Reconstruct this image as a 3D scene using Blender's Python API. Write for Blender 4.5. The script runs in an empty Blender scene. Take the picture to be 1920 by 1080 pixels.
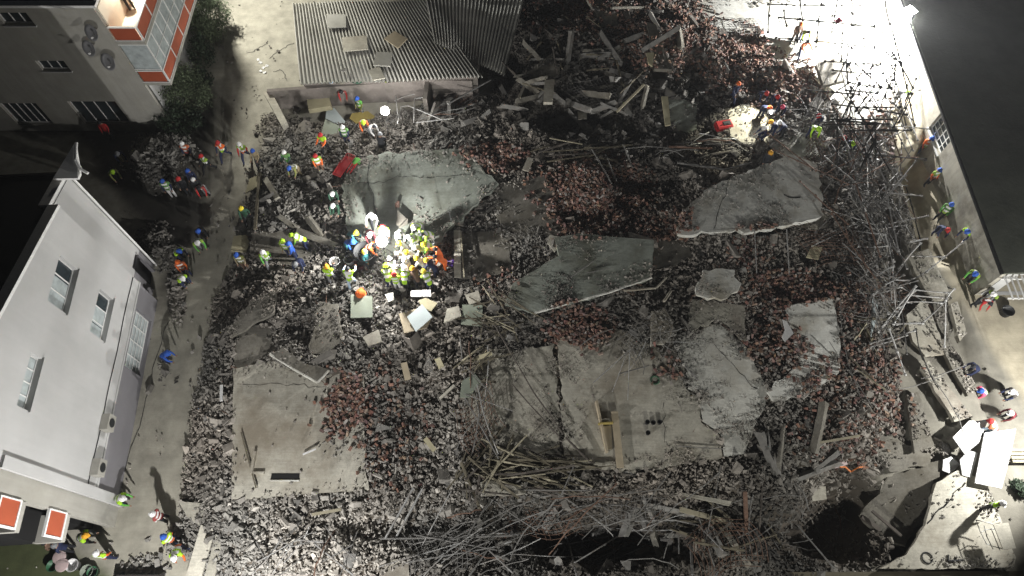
import bpy, bmesh, math, random
import numpy as np
from mathutils import Vector, Matrix, Euler
R = math.radians
random.seed(7); rng = np.random.default_rng(7)
sc = bpy.context.scene
COL = sc.collection

# ------------------------------------------------------------------ camera
HAZE = .0006
H = 32.0; TILT = R(27)
cam = bpy.data.cameras.new('camera'); cam.lens = 24; cam.sensor_width = 36; cam.clip_end = 500
camo = bpy.data.objects.new('camera', cam); COL.objects.link(camo)
camo.location = (0, 0, H); camo.rotation_euler = (TILT, 0, 0)
sc.camera = camo
# ------------------------------------------------------------------ night sky, faint moon
SUN_EL, SUN_ROT = R(28), R(150)
w = bpy.data.worlds.new("World"); sc.world = w; w.use_nodes = True
nt = w.node_tree; nt.nodes.clear()
wo = nt.nodes.new('ShaderNodeOutputWorld'); bg = nt.nodes.new('ShaderNodeBackground')
sky = nt.nodes.new('ShaderNodeTexSky'); sky.sky_type = 'NISHITA'; sky.sun_disc = False
sky.sun_elevation = SUN_EL; sky.sun_rotation = SUN_ROT
bg.inputs['Strength'].default_value = 0.0012
nt.links.new(sky.outputs[0], bg.inputs[0]); nt.links.new(bg.outputs[0], wo.inputs[0])
sc.view_settings.view_transform = 'Standard'; sc.view_settings.look = 'None'
sc.view_settings.exposure = 0.0; sc.view_settings.gamma = 1.0; sc.view_settings.use_curve_mapping = False

def lamp(name, loc, aim, power, col=(1, .97, .92), size=.25, angle=None, blend=.5):
    d = bpy.data.lights.new(name, 'SPOT' if angle else 'POINT')
    d.energy = power; d.color = col; d.shadow_soft_size = size
    if angle: d.spot_size = R(angle); d.spot_blend = blend
    o = bpy.data.objects.new(name, d); COL.objects.link(o); o.location = loc
    if aim is not None:
        o.rotation_euler = (Vector(aim) - Vector(loc)).to_track_quat('-Z', 'Y').to_euler()
    return o
# floodlights standing round the site (the site is lit only by them)
lamp('floodlight_excavator_lamp', (-11.0, -3.5, 7.5), (-10, 13, 0), 9800, (1, .985, .97), .18, 140, .35)
lamp('floodlight_lane_lamp', (-19.2, 36.5, 9.5), (-15.5, 33, 0), 10500, (1, .975, .88), .2, 84, .5)
lamp('floodlight_garden_lamp', (23.8, 7.4, 4.8), (17, 13, 0), 5000, (1, .985, .95), .12, 168, .3)
lamp('floodlight_eave_lamp', (23.2, 33.0, 2.72), None, 23000, (1, .99, .97), .12)
lamp('floodlight_south_lamp', (8, -9, 9), (8, 11, 0), 6400, (1, .985, .92), .25, 100, .8)

# ------------------------------------------------------------------ projection helpers used to lay the site out on the ground
c_, s_ = math.cos(TILT), math.sin(TILT)
def P(u, v, z=0.0):
    dx, dy = (u-960)/1280, (540-v)/1280
    t = (H-z)/(c_-dy*s_)
    return Vector((dx*t, (dy*c_+s_)*t, z))
def Qa(x, y, z):
    Z = z-H; yc = y*c_+Z*s_; zc = -y*s_+Z*c_
    return 960+1280*x/(-zc), 540-1280*yc/(-zc)

# ------------------------------------------------------------------ object helpers
def tag(o, label=None, cat=None, group=None, kind=None):
    if label: o['label'] = label
    if cat: o['category'] = cat
    if group: o['group'] = group
    if kind: o['kind'] = kind
    elif label: o['kind'] = 'thing'
    return o
def empty(name, loc, label, cat, group=None, rz=0):
    o = bpy.data.objects.new(name, None); COL.objects.link(o); o.empty_display_size = .2
    o.location = loc; o.rotation_euler = (0, 0, rz)
    return tag(o, label, cat, group)
def link(name, me, parent=None):
    o = bpy.data.objects.new(name, me); COL.objects.link(o)
    if parent: o.parent = parent
    return o
class MB:
    def __init__(s): s.v = []; s.f = []; s.m = []
    def add(s, vs, fs, m=0):
        n = len(s.v); s.v += [tuple(a) for a in vs]; s.f += [tuple(i+n for i in f) for f in fs]; s.m += [m]*len(fs); return s
    def box(s, c, size, rot=None, m=0):
        a, b, d = size[0]/2, size[1]/2, size[2]/2
        vs = [Vector(p) for p in ((-a,-b,-d),(a,-b,-d),(a,b,-d),(-a,b,-d),(-a,-b,d),(a,-b,d),(a,b,d),(-a,b,d))]
        if rot is not None: vs = [rot @ p for p in vs]
        c = Vector(c)
        return s.add([p+c for p in vs], [(3,2,1,0),(4,5,6,7),(0,1,5,4),(1,2,6,5),(2,3,7,6),(3,0,4,7)], m)
    def bar(s, p, q, w, h, m=0):
        p, q = Vector(p), Vector(q); d = q-p
        return s.box((p+q)/2, (w, h, d.length), d.to_track_quat('Z', 'Y').to_matrix(), m)
    def tube(s, p, q, r, n=8, r2=None, cap=True, m=0):
        p, q = Vector(p), Vector(q); r2 = r if r2 is None else r2
        M = (q-p).to_track_quat('Z', 'Y').to_matrix()
        vs = []
        for k, (c, rr) in enumerate(((p, r), (q, r2))):
            for i in range(n):
                a = 2*math.pi*i/n; vs.append(c+M@Vector((math.cos(a)*rr, math.sin(a)*rr, 0)))
        fs = [(i, (i+1) % n, n+(i+1) % n, n+i) for i in range(n)]
        if cap: fs += [tuple(range(n-1, -1, -1)), tuple(range(n, 2*n))]
        return s.add(vs, fs, m)
    def path(s, pts, r, n=6, m=0):
        for a, b in zip(pts, pts[1:]): s.tube(a, b, r, n, m=m)
        return s
    def lathe(s, prof, n=16, c=(0, 0, 0), m=0):
        vs = [(c[0]+r*math.cos(2*math.pi*i/n), c[1]+r*math.sin(2*math.pi*i/n), c[2]+z) for r, z in prof for i in range(n)]
        fs = [(k*n+i, k*n+(i+1) % n, (k+1)*n+(i+1) % n, (k+1)*n+i) for k in range(len(prof)-1) for i in range(n)]
        return s.add(vs, fs, m)
    def prism(s, top, bot, m=0):
        n = len(top)
        return s.add(list(top)+list(bot), [tuple(range(n)), tuple(range(2*n-1, n-1, -1))]+[(i, n+i, n+(i+1) % n, (i+1) % n) for i in range(n)], m)
    def mesh(s, name, mats):
        me = bpy.data.meshes.new(name); me.from_pydata(s.v, [], s.f)
        for m in (mats if isinstance(mats, (list, tuple)) else [mats]): me.materials.append(m)
        me.polygons.foreach_set('material_index', s.m); me.update()
        bm = bmesh.new(); bm.from_mesh(me); bmesh.ops.recalc_face_normals(bm, faces=bm.faces); bm.to_mesh(me); bm.free()
        return me
    def build(s, name, mats, parent=None, smooth=False, bevel=0):
        me = s.mesh(name, mats)
        if bevel:
            bm = bmesh.new(); bm.from_mesh(me)
            bmesh.ops.bevel(bm, geom=[e for e in bm.edges if len(e.link_faces) == 2 and e.calc_face_angle(0) > .5], offset=bevel, segments=1, affect='EDGES')
            bm.to_mesh(me); bm.free()
        if smooth: me.shade_smooth()
        return link(name, me, parent)

# ------------------------------------------------------------------ materials
def mat(name, base, rough=.8, var=.25, scale=6.0, dirt=None, dirt_amt=.5, dirt_scale=.7, bump=.0, bump_scale=40, metal=0, tint=None, emis=None, island=0, streak=0, spec=.3, grit=0, vst=0):
    m = bpy.data.materials.new(name); m.use_nodes = True; n = m.node_tree.nodes; L = m.node_tree.links
    b = n['Principled BSDF']; b.inputs['Roughness'].default_value = rough; b.inputs['Metallic'].default_value = metal
    b.inputs['Specular IOR Level'].default_value = spec
    tc = n.new('ShaderNodeTexCoord').outputs['Object']
    col = None
    if tint:
        a = n.new('ShaderNodeAttribute'); a.attribute_name = tint; col = a.outputs['Color']
    else:
        r = n.new('ShaderNodeRGB'); r.outputs[0].default_value = (*base, 1); col = r.outputs[0]
    def mul(colr, fac, lo, hi):
        mr = n.new('ShaderNodeMapRange'); mr.inputs[1].default_value = .25; mr.inputs[2].default_value = .75
        mr.inputs[3].default_value = lo; mr.inputs[4].default_value = hi; L.new(fac, mr.inputs[0])
        vm = n.new('ShaderNodeVectorMath'); vm.operation = 'SCALE'; L.new(colr, vm.inputs[0]); L.new(mr.outputs[0], vm.inputs['Scale'])
        return vm.outputs[0]
    def noise(sc_, det=6, rg=.6, vec=tc):
        t = n.new('ShaderNodeTexNoise'); t.inputs['Scale'].default_value = sc_; t.inputs['Detail'].default_value = det
        t.inputs['Roughness'].default_value = rg; L.new(vec, t.inputs['Vector']); return t.outputs[0]
    if var: col = mul(col, noise(scale), 1-var, 1+var)
    if streak:
        mp = n.new('ShaderNodeMapping'); mp.inputs['Scale'].default_value = (.6, 9, 1); L.new(tc, mp.inputs[0])
        col = mul(col, noise(1.6, 5, .7, mp.outputs[0]), 1-streak, 1+streak)
    if vst:
        mp = n.new('ShaderNodeMapping'); mp.inputs['Scale'].default_value = (2.6, 2.6, .22); L.new(tc, mp.inputs[0]); col = mul(col, noise(1.3, 6, .65, mp.outputs[0]), 1-vst, 1+vst*.6)
    if grit:   # small dark specks and pale dust bits
        t = n.new('ShaderNodeTexNoise'); t.inputs['Scale'].default_value = 7.5; t.inputs['Detail'].default_value = 9; t.inputs['Roughness'].default_value = .85; L.new(tc, t.inputs['Vector'])
        mr = n.new('ShaderNodeMapRange'); mr.inputs[1].default_value = .36; mr.inputs[2].default_value = .62; mr.inputs[3].default_value = 1-grit; mr.inputs[4].default_value = 1+grit*.5
        L.new(t.outputs[0], mr.inputs[0]); vm = n.new('ShaderNodeVectorMath'); vm.operation = 'SCALE'; L.new(col, vm.inputs[0]); L.new(mr.outputs[0], vm.inputs['Scale']); col = vm.outputs[0]
    if island:
        g = n.new('ShaderNodeNewGeometry'); col2 = n.new('ShaderNodeMapRange'); col2.inputs[3].default_value = 1-island; col2.inputs[4].default_value = 1+island
        L.new(g.outputs['Random Per Island'], col2.inputs[0]); vm = n.new('ShaderNodeVectorMath'); vm.operation = 'SCALE'
        L.new(col, vm.inputs[0]); L.new(col2.outputs[0], vm.inputs['Scale']); col = vm.outputs[0]
    if dirt:
        mx = n.new('ShaderNodeMix'); mx.data_type = 'RGBA'
        mr = n.new('ShaderNodeMapRange'); mr.inputs[1].default_value = .47; mr.inputs[2].default_value = .66; mr.inputs[4].default_value = dirt_amt
        L.new(noise(dirt_scale, 8, .68), mr.inputs[0]); L.new(mr.outputs[0], mx.inputs[0]); L.new(col, mx.inputs[6]); mx.inputs[7].default_value = (*dirt, 1)
        col = mx.outputs[2]
    L.new(col, b.inputs['Base Color'])
    if bump:
        bp = n.new('ShaderNodeBump'); bp.inputs['Strength'].default_value = bump; bp.inputs['Distance'].default_value = .03
        L.new(noise(bump_scale, 8, .7), bp.inputs['Height']); L.new(bp.outputs[0], b.inputs['Normal'])
    if emis:
        b.inputs['Emission Color'].default_value = (*emis[0], 1); b.inputs['Emission Strength'].default_value = emis[1]
    return m
def simple(name, base, rough=.7, metal=0, spec=.3): return mat(name, base, rough, var=.12, scale=9, metal=metal, spec=spec)
M = {}
M['ground'] = mat('ground_concrete_and_soil', (.3,.3,.3), .95, .3, 1.3, tint='tint', bump=.5, bump_scale=12, streak=.06)
M['rubble'] = mat('broken_concrete', (.2,.2,.2), .95, .22, 5, tint='tint', bump=.5, bump_scale=14)
M['chunk'] = mat('concrete_chunk_grey', (.21,.205,.19), .95, .3, 3, bump=.5, bump_scale=12, dirt=(.12,.09,.07), dirt_scale=2)
M['chunkd'] = mat('concrete_chunk_dark', (.13,.125,.115), .95, .3, 3, bump=.5, bump_scale=12)
M['brick'] = mat('red_brown_brick', (.17,.095,.072), .95, .35, 2, bump=.3, dirt=(.26,.21,.18), dirt_scale=1.2)
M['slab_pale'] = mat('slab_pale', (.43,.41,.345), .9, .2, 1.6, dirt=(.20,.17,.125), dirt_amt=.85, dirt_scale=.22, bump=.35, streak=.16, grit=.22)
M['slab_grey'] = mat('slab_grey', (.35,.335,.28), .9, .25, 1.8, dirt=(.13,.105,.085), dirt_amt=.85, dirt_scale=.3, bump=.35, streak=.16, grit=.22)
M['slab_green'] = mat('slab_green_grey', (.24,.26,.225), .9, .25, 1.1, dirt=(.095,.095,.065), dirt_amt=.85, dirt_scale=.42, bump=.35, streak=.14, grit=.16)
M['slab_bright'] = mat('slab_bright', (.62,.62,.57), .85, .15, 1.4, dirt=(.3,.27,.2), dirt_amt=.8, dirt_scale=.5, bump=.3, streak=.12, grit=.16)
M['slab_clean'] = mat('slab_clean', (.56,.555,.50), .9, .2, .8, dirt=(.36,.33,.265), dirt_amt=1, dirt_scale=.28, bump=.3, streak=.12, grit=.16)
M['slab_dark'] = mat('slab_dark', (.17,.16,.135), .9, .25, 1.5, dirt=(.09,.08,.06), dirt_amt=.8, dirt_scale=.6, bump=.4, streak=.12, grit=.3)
M['wall_white'] = mat('painted_wall_white', (.45,.45,.44), .85, .08, .5, vst=.05, dirt=(.39,.39,.38), dirt_amt=.6, dirt_scale=.3, bump=.08)
M['wall_grey'] = mat('painted_wall_grey', (.19,.185,.195), .85, .06, 1, bump=.08)
M['wall_buff'] = mat('painted_wall_buff', (.33,.32,.285), .88, .12, .9, vst=.14, dirt=(.27,.26,.22), dirt_amt=.7, dirt_scale=.4, bump=.1)
M['wall_aged'] = mat('aged_wall', (.40,.38,.32), .9, .2, 1.1, vst=.3, dirt=(.2,.185,.15), dirt_amt=.85, dirt_scale=.8, bump=.2)
M['wall_raw'] = mat('raw_plaster_wall', (.17,.15,.135), .95, .3, 1.4, dirt=(.08,.075,.06), dirt_amt=.8, dirt_scale=.9, bump=.3)
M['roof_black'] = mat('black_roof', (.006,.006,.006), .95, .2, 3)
M['roof_tile'] = mat('dark_roof_tile', (.075,.08,.065), .95, .3, .9, dirt=(.12,.13,.1), dirt_scale=.35, bump=.5, bump_scale=5, spec=.05)
M['corr'] = mat('corrugated_fibre_cement', (.37,.365,.33), .85, .15, 1.2, dirt=(.2,.195,.17), dirt_amt=.7, dirt_scale=.6)
M['frame'] = simple('white_window_frame', (.7,.7,.68), .5)
M['glass'] = mat('window_glass', (.03,.04,.045), .12, var=.3, scale=1.5, spec=.6)
M['curtain'] = mat('net_curtain', (.36,.40,.40), .9, .3, 3)
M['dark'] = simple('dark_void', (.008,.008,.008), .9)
M['orange'] = mat('orange_red_panel', (.33,.075,.035), .55, .1, 2)
M['steel'] = mat('galvanised_steel', (.32,.32,.31), .55, .25, 6, metal=.35, dirt=(.17,.13,.1), dirt_amt=.6, dirt_scale=2)
M['tubed'] = mat('dark_scaffold_tube', (.03,.026,.024), .8, .2, 5)
M['rust'] = mat('rusty_steel', (.14,.085,.06), .8, .3, 6, metal=.2)
M['rod'] = mat('grey_steel_rod', (.17,.165,.155), .7, .25, 5, metal=.2)
M['wood'] = mat('weathered_timber', (.105,.092,.064), .85, .3, 3, streak=.15, bump=.2)
M['woodp'] = mat('pale_timber', (.27,.245,.175), .8, .2, 3, streak=.12)
M['wooddk'] = mat('dark_timber', (.075,.065,.055), .85, .3, 3)
M['board'] = mat('cream_board', (.40,.365,.24), .8, .12, 2, dirt=(.33,.3,.19), dirt_scale=1.2)
M['boardg'] = mat('green_grey_board', (.2,.225,.18), .8, .15, 2, dirt=(.17,.18,.13), dirt_scale=1.2)
M['boardt'] = mat('tan_board', (.40,.34,.24), .8, .15, 2, dirt=(.25,.21,.15), dirt_scale=1.2)
M['pale'] = mat('pale_blue_panel', (.55,.62,.62), .6, .08, 2)
M['white'] = simple('white_plastic', (.6,.6,.59), .5)
M['black'] = simple('black_rubber', (.015,.016,.017), .6)
M['maroon'] = simple('maroon_plastic', (.12,.03,.035), .5)
M['pinkish'] = simple('pinkish_lid', (.42,.33,.32), .6)
M['greenb'] = simple('green_plastic', (.03,.10,.05), .5)
M['bluew'] = simple('light_blue_plastic', (.25,.42,.62), .35)
M['purple'] = simple('purple_cloth', (.02,.012,.06), .8)
M['redc'] = simple('red_plastic', (.28,.012,.015), .5)
M['magenta'] = simple('magenta_cloth', (.5,.02,.08), .7)
M['orangep'] = simple('orange_paint', (.55,.16,.03), .6)
M['leaf'] = mat('leaf_green', (.085,.11,.06), .6, .3, 3, island=.55)
M['leafd'] = mat('leaf_dark', (.025,.04,.022), .6, .3, 3, island=.5)
M['bark'] = simple('bark', (.05,.04,.03), .9)
M['lampw'] = mat('lamp_lens', (1,1,1), .5, 0, emis=((1,.98,.95), 60))
M['lampdim'] = mat('lamp_lens_small', (1,1,1), .5, 0, emis=((1,.98,.9), 25))
M['lampbody'] = simple('lamp_housing', (.05,.05,.05), .5)
M['skin'] = simple('skin', (.22,.13,.09), .6)
M['boot'] = simple('boot_leather', (.02,.018,.015), .7)
M['yellowp'] = mat('yellow_painted_board', (.30,.235,.07), .7, .2, 2)
CL = dict(white=(.62,.62,.61), black=(.012,.013,.016), navy=(.014,.02,.055), blue=(.02,.08,.36), red=(.36,.02,.02), pink=(.6,.08,.15), orange=(.62,.12,.02),
          amber=(.6,.3,.02), yellow=(.6,.48,.03), lime=(.30,.52,.02), green=(.09,.30,.05), teal=(.02,.10,.11), olive=(.16,.17,.05), grey=(.16,.165,.17),
          maroon=(.12,.02,.025), khaki=(.22,.18,.11), lightblue=(.32,.42,.52), darkgreen=(.02,.06,.035), brown=(.1,.06,.04), silver=(.6,.6,.58), purple=(.12,.06,.3))
CM = {}
def cmd(k):
    if k in ('silver',) or random.random() < .4: return cm(k)
    if k+'_dusty' not in CL: CL[k+'_dusty'] = tuple(c*.55+d*.12 for c, d in zip(CL[k], (.35,.3,.25)))
    return cm(k+'_dusty')
def cm(k):
    if k not in CM: CM[k] = simple('cloth_'+k, CL[k], .75)
    return CM[k]

# ------------------------------------------------------------------ terrain
def vn(x, y, seed=0):
    xi = np.floor(x).astype(int); yi = np.floor(y).astype(int); fx = x-xi; fy = y-yi
    def hsh(a, b):
        t = (a*374761393 + b*668265263 + seed*974634777) & 0x7fffffff
        t = ((t ^ (t >> 13))*1274126177) & 0x7fffffff
        return ((t ^ (t >> 16)) & 0xffff)/65535.
    sx = fx*fx*(3-2*fx); sy = fy*fy*(3-2*fy)
    return (hsh(xi, yi)*(1-sx)+hsh(xi+1, yi)*sx)*(1-sy)+(hsh(xi, yi+1)*(1-sx)+hsh(xi+1, yi+1)*sx)*sy
def fbm(x, y, f=1, o=4, seed=0):
    r = 0; a = .5
    for k in range(o): r = r+a*(vn(x*f, y*f, seed+k)-.5); f *= 2.1; a *= .5
    return r
TR = []
def seglist(x, y, pl):
    d = np.full(np.shape(x), 1e9)
    for a, b in zip(pl, pl[1:]):
        a = np.array(a); b = np.array(b); ab = b-a; t = np.clip(((x-a[0])*ab[0]+(y-a[1])*ab[1])/(ab@ab), 0, 1)
        d = np.minimum(d, np.hypot(x-a[0]-t*ab[0], y-a[1]-t*ab[1]))
    return d
def wpoly(pts, z=1.0): return np.array([P(u, v, z)[:2] for u, v in pts])
def inside(poly, x, y):
    r = np.zeros(np.shape(x), bool); n = len(poly)
    for i in range(n):
        (x1, y1), (x2, y2) = poly[i], poly[(i+1) % n]
        if y1 == y2: continue
        r ^= ((y1 > y) != (y2 > y)) & (x < (x2-x1)*(y-y1)/(y2-y1)+x1)
    return r
def edist(poly, x, y):
    d = np.full(np.shape(x), 1e9); n = len(poly)
    for i in range(n):
        a, b = poly[i], poly[(i+1) % n]; ab = b-a; L2 = ab@ab+1e-9
        t = np.clip(((x-a[0])*ab[0]+(y-a[1])*ab[1])/L2, 0, 1)
        d = np.minimum(d, np.hypot(x-a[0]-t*ab[0], y-a[1]-t*ab[1]))
    return d
RUB = wpoly([(498,205),(560,225),(640,215),(760,190),(930,165),(930,60),(960,-40),(1215,-60),(1345,32),(1435,78),(1550,130),(1600,235),(1668,250),(1672,330),(1668,470),(1665,600),
    (1690,700),(1705,830),(1650,880),(1760,1000),(1640,1060),(1560,1120),(370,1120),(325,985),(345,800),(385,620),(395,560),(440,470),(445,400),(478,320)])
# slabs: name-independent outline in picture units, height, slope x, slope y, thickness, material, label
SL = [
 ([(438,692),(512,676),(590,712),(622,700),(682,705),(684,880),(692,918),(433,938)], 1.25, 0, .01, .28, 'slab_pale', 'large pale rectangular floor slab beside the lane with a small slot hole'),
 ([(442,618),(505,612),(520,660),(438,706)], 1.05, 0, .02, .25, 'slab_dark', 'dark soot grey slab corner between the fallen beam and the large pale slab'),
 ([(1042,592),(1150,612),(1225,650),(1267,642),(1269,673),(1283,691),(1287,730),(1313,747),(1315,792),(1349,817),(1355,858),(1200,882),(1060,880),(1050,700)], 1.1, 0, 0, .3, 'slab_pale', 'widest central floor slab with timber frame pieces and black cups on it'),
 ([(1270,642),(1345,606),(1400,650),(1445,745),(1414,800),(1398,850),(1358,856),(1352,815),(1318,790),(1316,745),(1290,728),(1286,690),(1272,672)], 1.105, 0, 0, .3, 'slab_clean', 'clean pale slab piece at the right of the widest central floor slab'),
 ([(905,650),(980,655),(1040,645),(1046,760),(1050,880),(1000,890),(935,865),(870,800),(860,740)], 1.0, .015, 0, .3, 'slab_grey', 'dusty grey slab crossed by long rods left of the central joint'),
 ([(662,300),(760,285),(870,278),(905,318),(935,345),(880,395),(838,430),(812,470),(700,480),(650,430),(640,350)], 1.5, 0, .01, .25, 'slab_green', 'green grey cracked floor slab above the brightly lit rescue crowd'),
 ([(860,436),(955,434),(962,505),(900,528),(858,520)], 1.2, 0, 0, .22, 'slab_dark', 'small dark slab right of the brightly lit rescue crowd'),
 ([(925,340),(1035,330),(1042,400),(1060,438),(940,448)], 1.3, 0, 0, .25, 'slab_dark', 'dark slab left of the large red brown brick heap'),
 ([(1040,448),(1085,440),(1225,452),(1222,520),(1140,548),(1002,585),(946,570),(962,530),(1048,480)], 1.75, 0, .06, .3, 'slab_green', 'tilted middle slab with a straight pale broken edge below the brick heap'),  # its pale edge is painted light on the side face
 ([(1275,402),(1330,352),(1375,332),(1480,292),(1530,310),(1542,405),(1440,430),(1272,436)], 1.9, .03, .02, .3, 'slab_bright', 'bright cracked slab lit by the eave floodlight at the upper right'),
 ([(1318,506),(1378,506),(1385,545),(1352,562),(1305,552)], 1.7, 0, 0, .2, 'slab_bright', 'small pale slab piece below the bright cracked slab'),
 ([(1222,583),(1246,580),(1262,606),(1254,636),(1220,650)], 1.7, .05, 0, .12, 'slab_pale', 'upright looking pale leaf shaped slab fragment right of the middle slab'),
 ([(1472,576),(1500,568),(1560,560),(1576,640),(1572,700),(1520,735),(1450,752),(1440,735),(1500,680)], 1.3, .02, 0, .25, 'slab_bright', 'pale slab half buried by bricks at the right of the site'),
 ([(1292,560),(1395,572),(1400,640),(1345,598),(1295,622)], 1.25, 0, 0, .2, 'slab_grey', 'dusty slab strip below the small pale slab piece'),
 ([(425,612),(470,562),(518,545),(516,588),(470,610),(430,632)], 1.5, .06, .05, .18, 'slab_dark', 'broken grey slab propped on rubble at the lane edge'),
 ([(600,566),(634,571),(640,640),(608,664),(580,662),(588,620)], 1.7, -.04, .06, .22, 'slab_dark', 'long dark slab plank below the crowd with a pale end'),
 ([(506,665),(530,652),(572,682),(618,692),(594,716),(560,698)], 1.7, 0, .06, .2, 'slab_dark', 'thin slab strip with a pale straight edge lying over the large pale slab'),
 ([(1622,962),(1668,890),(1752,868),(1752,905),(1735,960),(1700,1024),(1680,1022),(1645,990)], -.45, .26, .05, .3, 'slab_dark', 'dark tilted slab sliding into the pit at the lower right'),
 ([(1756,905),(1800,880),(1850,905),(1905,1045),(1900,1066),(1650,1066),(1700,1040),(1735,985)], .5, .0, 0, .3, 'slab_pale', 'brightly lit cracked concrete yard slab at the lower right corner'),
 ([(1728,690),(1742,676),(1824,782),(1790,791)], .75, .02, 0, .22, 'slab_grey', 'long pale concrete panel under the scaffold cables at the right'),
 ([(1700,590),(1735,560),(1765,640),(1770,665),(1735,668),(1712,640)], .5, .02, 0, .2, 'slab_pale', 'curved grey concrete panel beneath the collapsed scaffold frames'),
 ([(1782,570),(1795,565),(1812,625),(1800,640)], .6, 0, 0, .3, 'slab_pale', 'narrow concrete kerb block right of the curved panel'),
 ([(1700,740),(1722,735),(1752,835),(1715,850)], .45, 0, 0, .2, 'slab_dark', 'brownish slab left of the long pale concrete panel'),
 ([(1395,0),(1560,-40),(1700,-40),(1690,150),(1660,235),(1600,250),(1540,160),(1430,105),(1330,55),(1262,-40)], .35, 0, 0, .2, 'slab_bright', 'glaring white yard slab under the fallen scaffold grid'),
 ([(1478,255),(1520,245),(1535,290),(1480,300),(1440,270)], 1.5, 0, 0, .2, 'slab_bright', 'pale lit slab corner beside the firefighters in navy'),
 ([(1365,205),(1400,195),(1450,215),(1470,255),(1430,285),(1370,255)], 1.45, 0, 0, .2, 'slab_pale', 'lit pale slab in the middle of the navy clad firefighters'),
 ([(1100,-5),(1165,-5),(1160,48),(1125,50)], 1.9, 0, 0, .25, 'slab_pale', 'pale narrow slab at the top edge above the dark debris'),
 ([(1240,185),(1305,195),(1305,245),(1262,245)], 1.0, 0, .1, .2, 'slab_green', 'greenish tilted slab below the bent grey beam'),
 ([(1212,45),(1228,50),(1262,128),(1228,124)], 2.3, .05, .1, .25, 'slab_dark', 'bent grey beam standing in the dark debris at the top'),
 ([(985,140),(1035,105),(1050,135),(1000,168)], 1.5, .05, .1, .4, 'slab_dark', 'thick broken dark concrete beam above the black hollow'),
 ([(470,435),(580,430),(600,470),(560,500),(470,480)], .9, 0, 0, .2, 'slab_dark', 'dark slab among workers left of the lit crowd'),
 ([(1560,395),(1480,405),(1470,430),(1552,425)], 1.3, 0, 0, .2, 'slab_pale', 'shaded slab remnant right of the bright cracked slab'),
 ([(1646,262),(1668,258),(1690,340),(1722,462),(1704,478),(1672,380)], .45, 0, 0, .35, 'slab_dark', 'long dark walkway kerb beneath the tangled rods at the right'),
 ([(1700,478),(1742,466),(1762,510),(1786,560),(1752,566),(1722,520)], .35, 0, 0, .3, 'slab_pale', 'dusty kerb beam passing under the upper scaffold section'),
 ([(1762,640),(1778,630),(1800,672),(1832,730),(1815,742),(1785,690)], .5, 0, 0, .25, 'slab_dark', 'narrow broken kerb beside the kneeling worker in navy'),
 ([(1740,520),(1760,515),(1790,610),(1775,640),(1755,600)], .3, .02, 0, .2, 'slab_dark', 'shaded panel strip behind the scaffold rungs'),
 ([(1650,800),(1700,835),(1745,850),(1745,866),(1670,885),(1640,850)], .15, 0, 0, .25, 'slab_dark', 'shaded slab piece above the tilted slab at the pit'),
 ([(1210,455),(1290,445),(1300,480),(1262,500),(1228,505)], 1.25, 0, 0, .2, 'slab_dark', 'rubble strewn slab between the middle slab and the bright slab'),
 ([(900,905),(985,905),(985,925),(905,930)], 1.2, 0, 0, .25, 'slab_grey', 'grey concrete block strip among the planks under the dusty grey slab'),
]
class Slab: pass
slabs = []
for pts, z0, gx, gy, th, mk, lab in SL:
    S = Slab(); S.poly = wpoly(pts, z0); S.c = S.poly.mean(0); S.z0 = z0; S.gx = gx; S.gy = gy; S.th = th; S.mk = mk; S.lab = lab; S.yard = 'glaring white yard' in lab; slabs.append(S)
    S.pl = [tuple(p) for p in S.poly]; S.bb = (*S.poly.min(0), *S.poly.max(0))
def slabz(S, x, y): return S.z0+S.gx*(x-S.c[0])+S.gy*(y-S.c[1])
BUMPS = [(1200,90,160,60,1.0),(800,620,90,70,.35),(1590,950,95,85,-3.4),(1150,1015,95,36,-3.0),(1075,232,85,28,-.9),(950,120,35,35,-1.0),(1090,370,70,55,.5),(1640,700,50,70,.35),
         (300,290,50,42,1.1),(290,450,45,40,.7),(1700,440,18,150,-.9),(1560,215,28,22,-1.0),(1110,985,330,58,-1.5),(1500,1010,60,60,-1.0),(620,1050,150,40,.4),(345,590,12,60,-.1),(270,215,50,20,-.3),(620,200,60,18,-.35),(960,1040,120,40,-.8)]
BW = []
for u, v, ru, rv, dz in BUMPS:
    p = P(u, v, .8); q = P(u+ru, v, .8); t = P(u, v-rv, .8); BW.append((p.x, p.y, abs(q.x-p.x), abs(t.y-p.y), dz))
for pl, wd, dp in [([(1692,200),(1702,280),(1722,370),(1748,462)],.9,1.3), ([(1690,480),(1712,560),(1735,600)],.4,1.0), ([(1788,560),(1800,610),(1818,655),(1845,720),(1862,770)],.3,.9), ([(1752,868),(1745,930),(1715,1000),(1690,1045)],.35,2.5)]:
    TR.append(([tuple(P(u, v, 0)[:2]) for u, v in pl], wd, dp))
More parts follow.
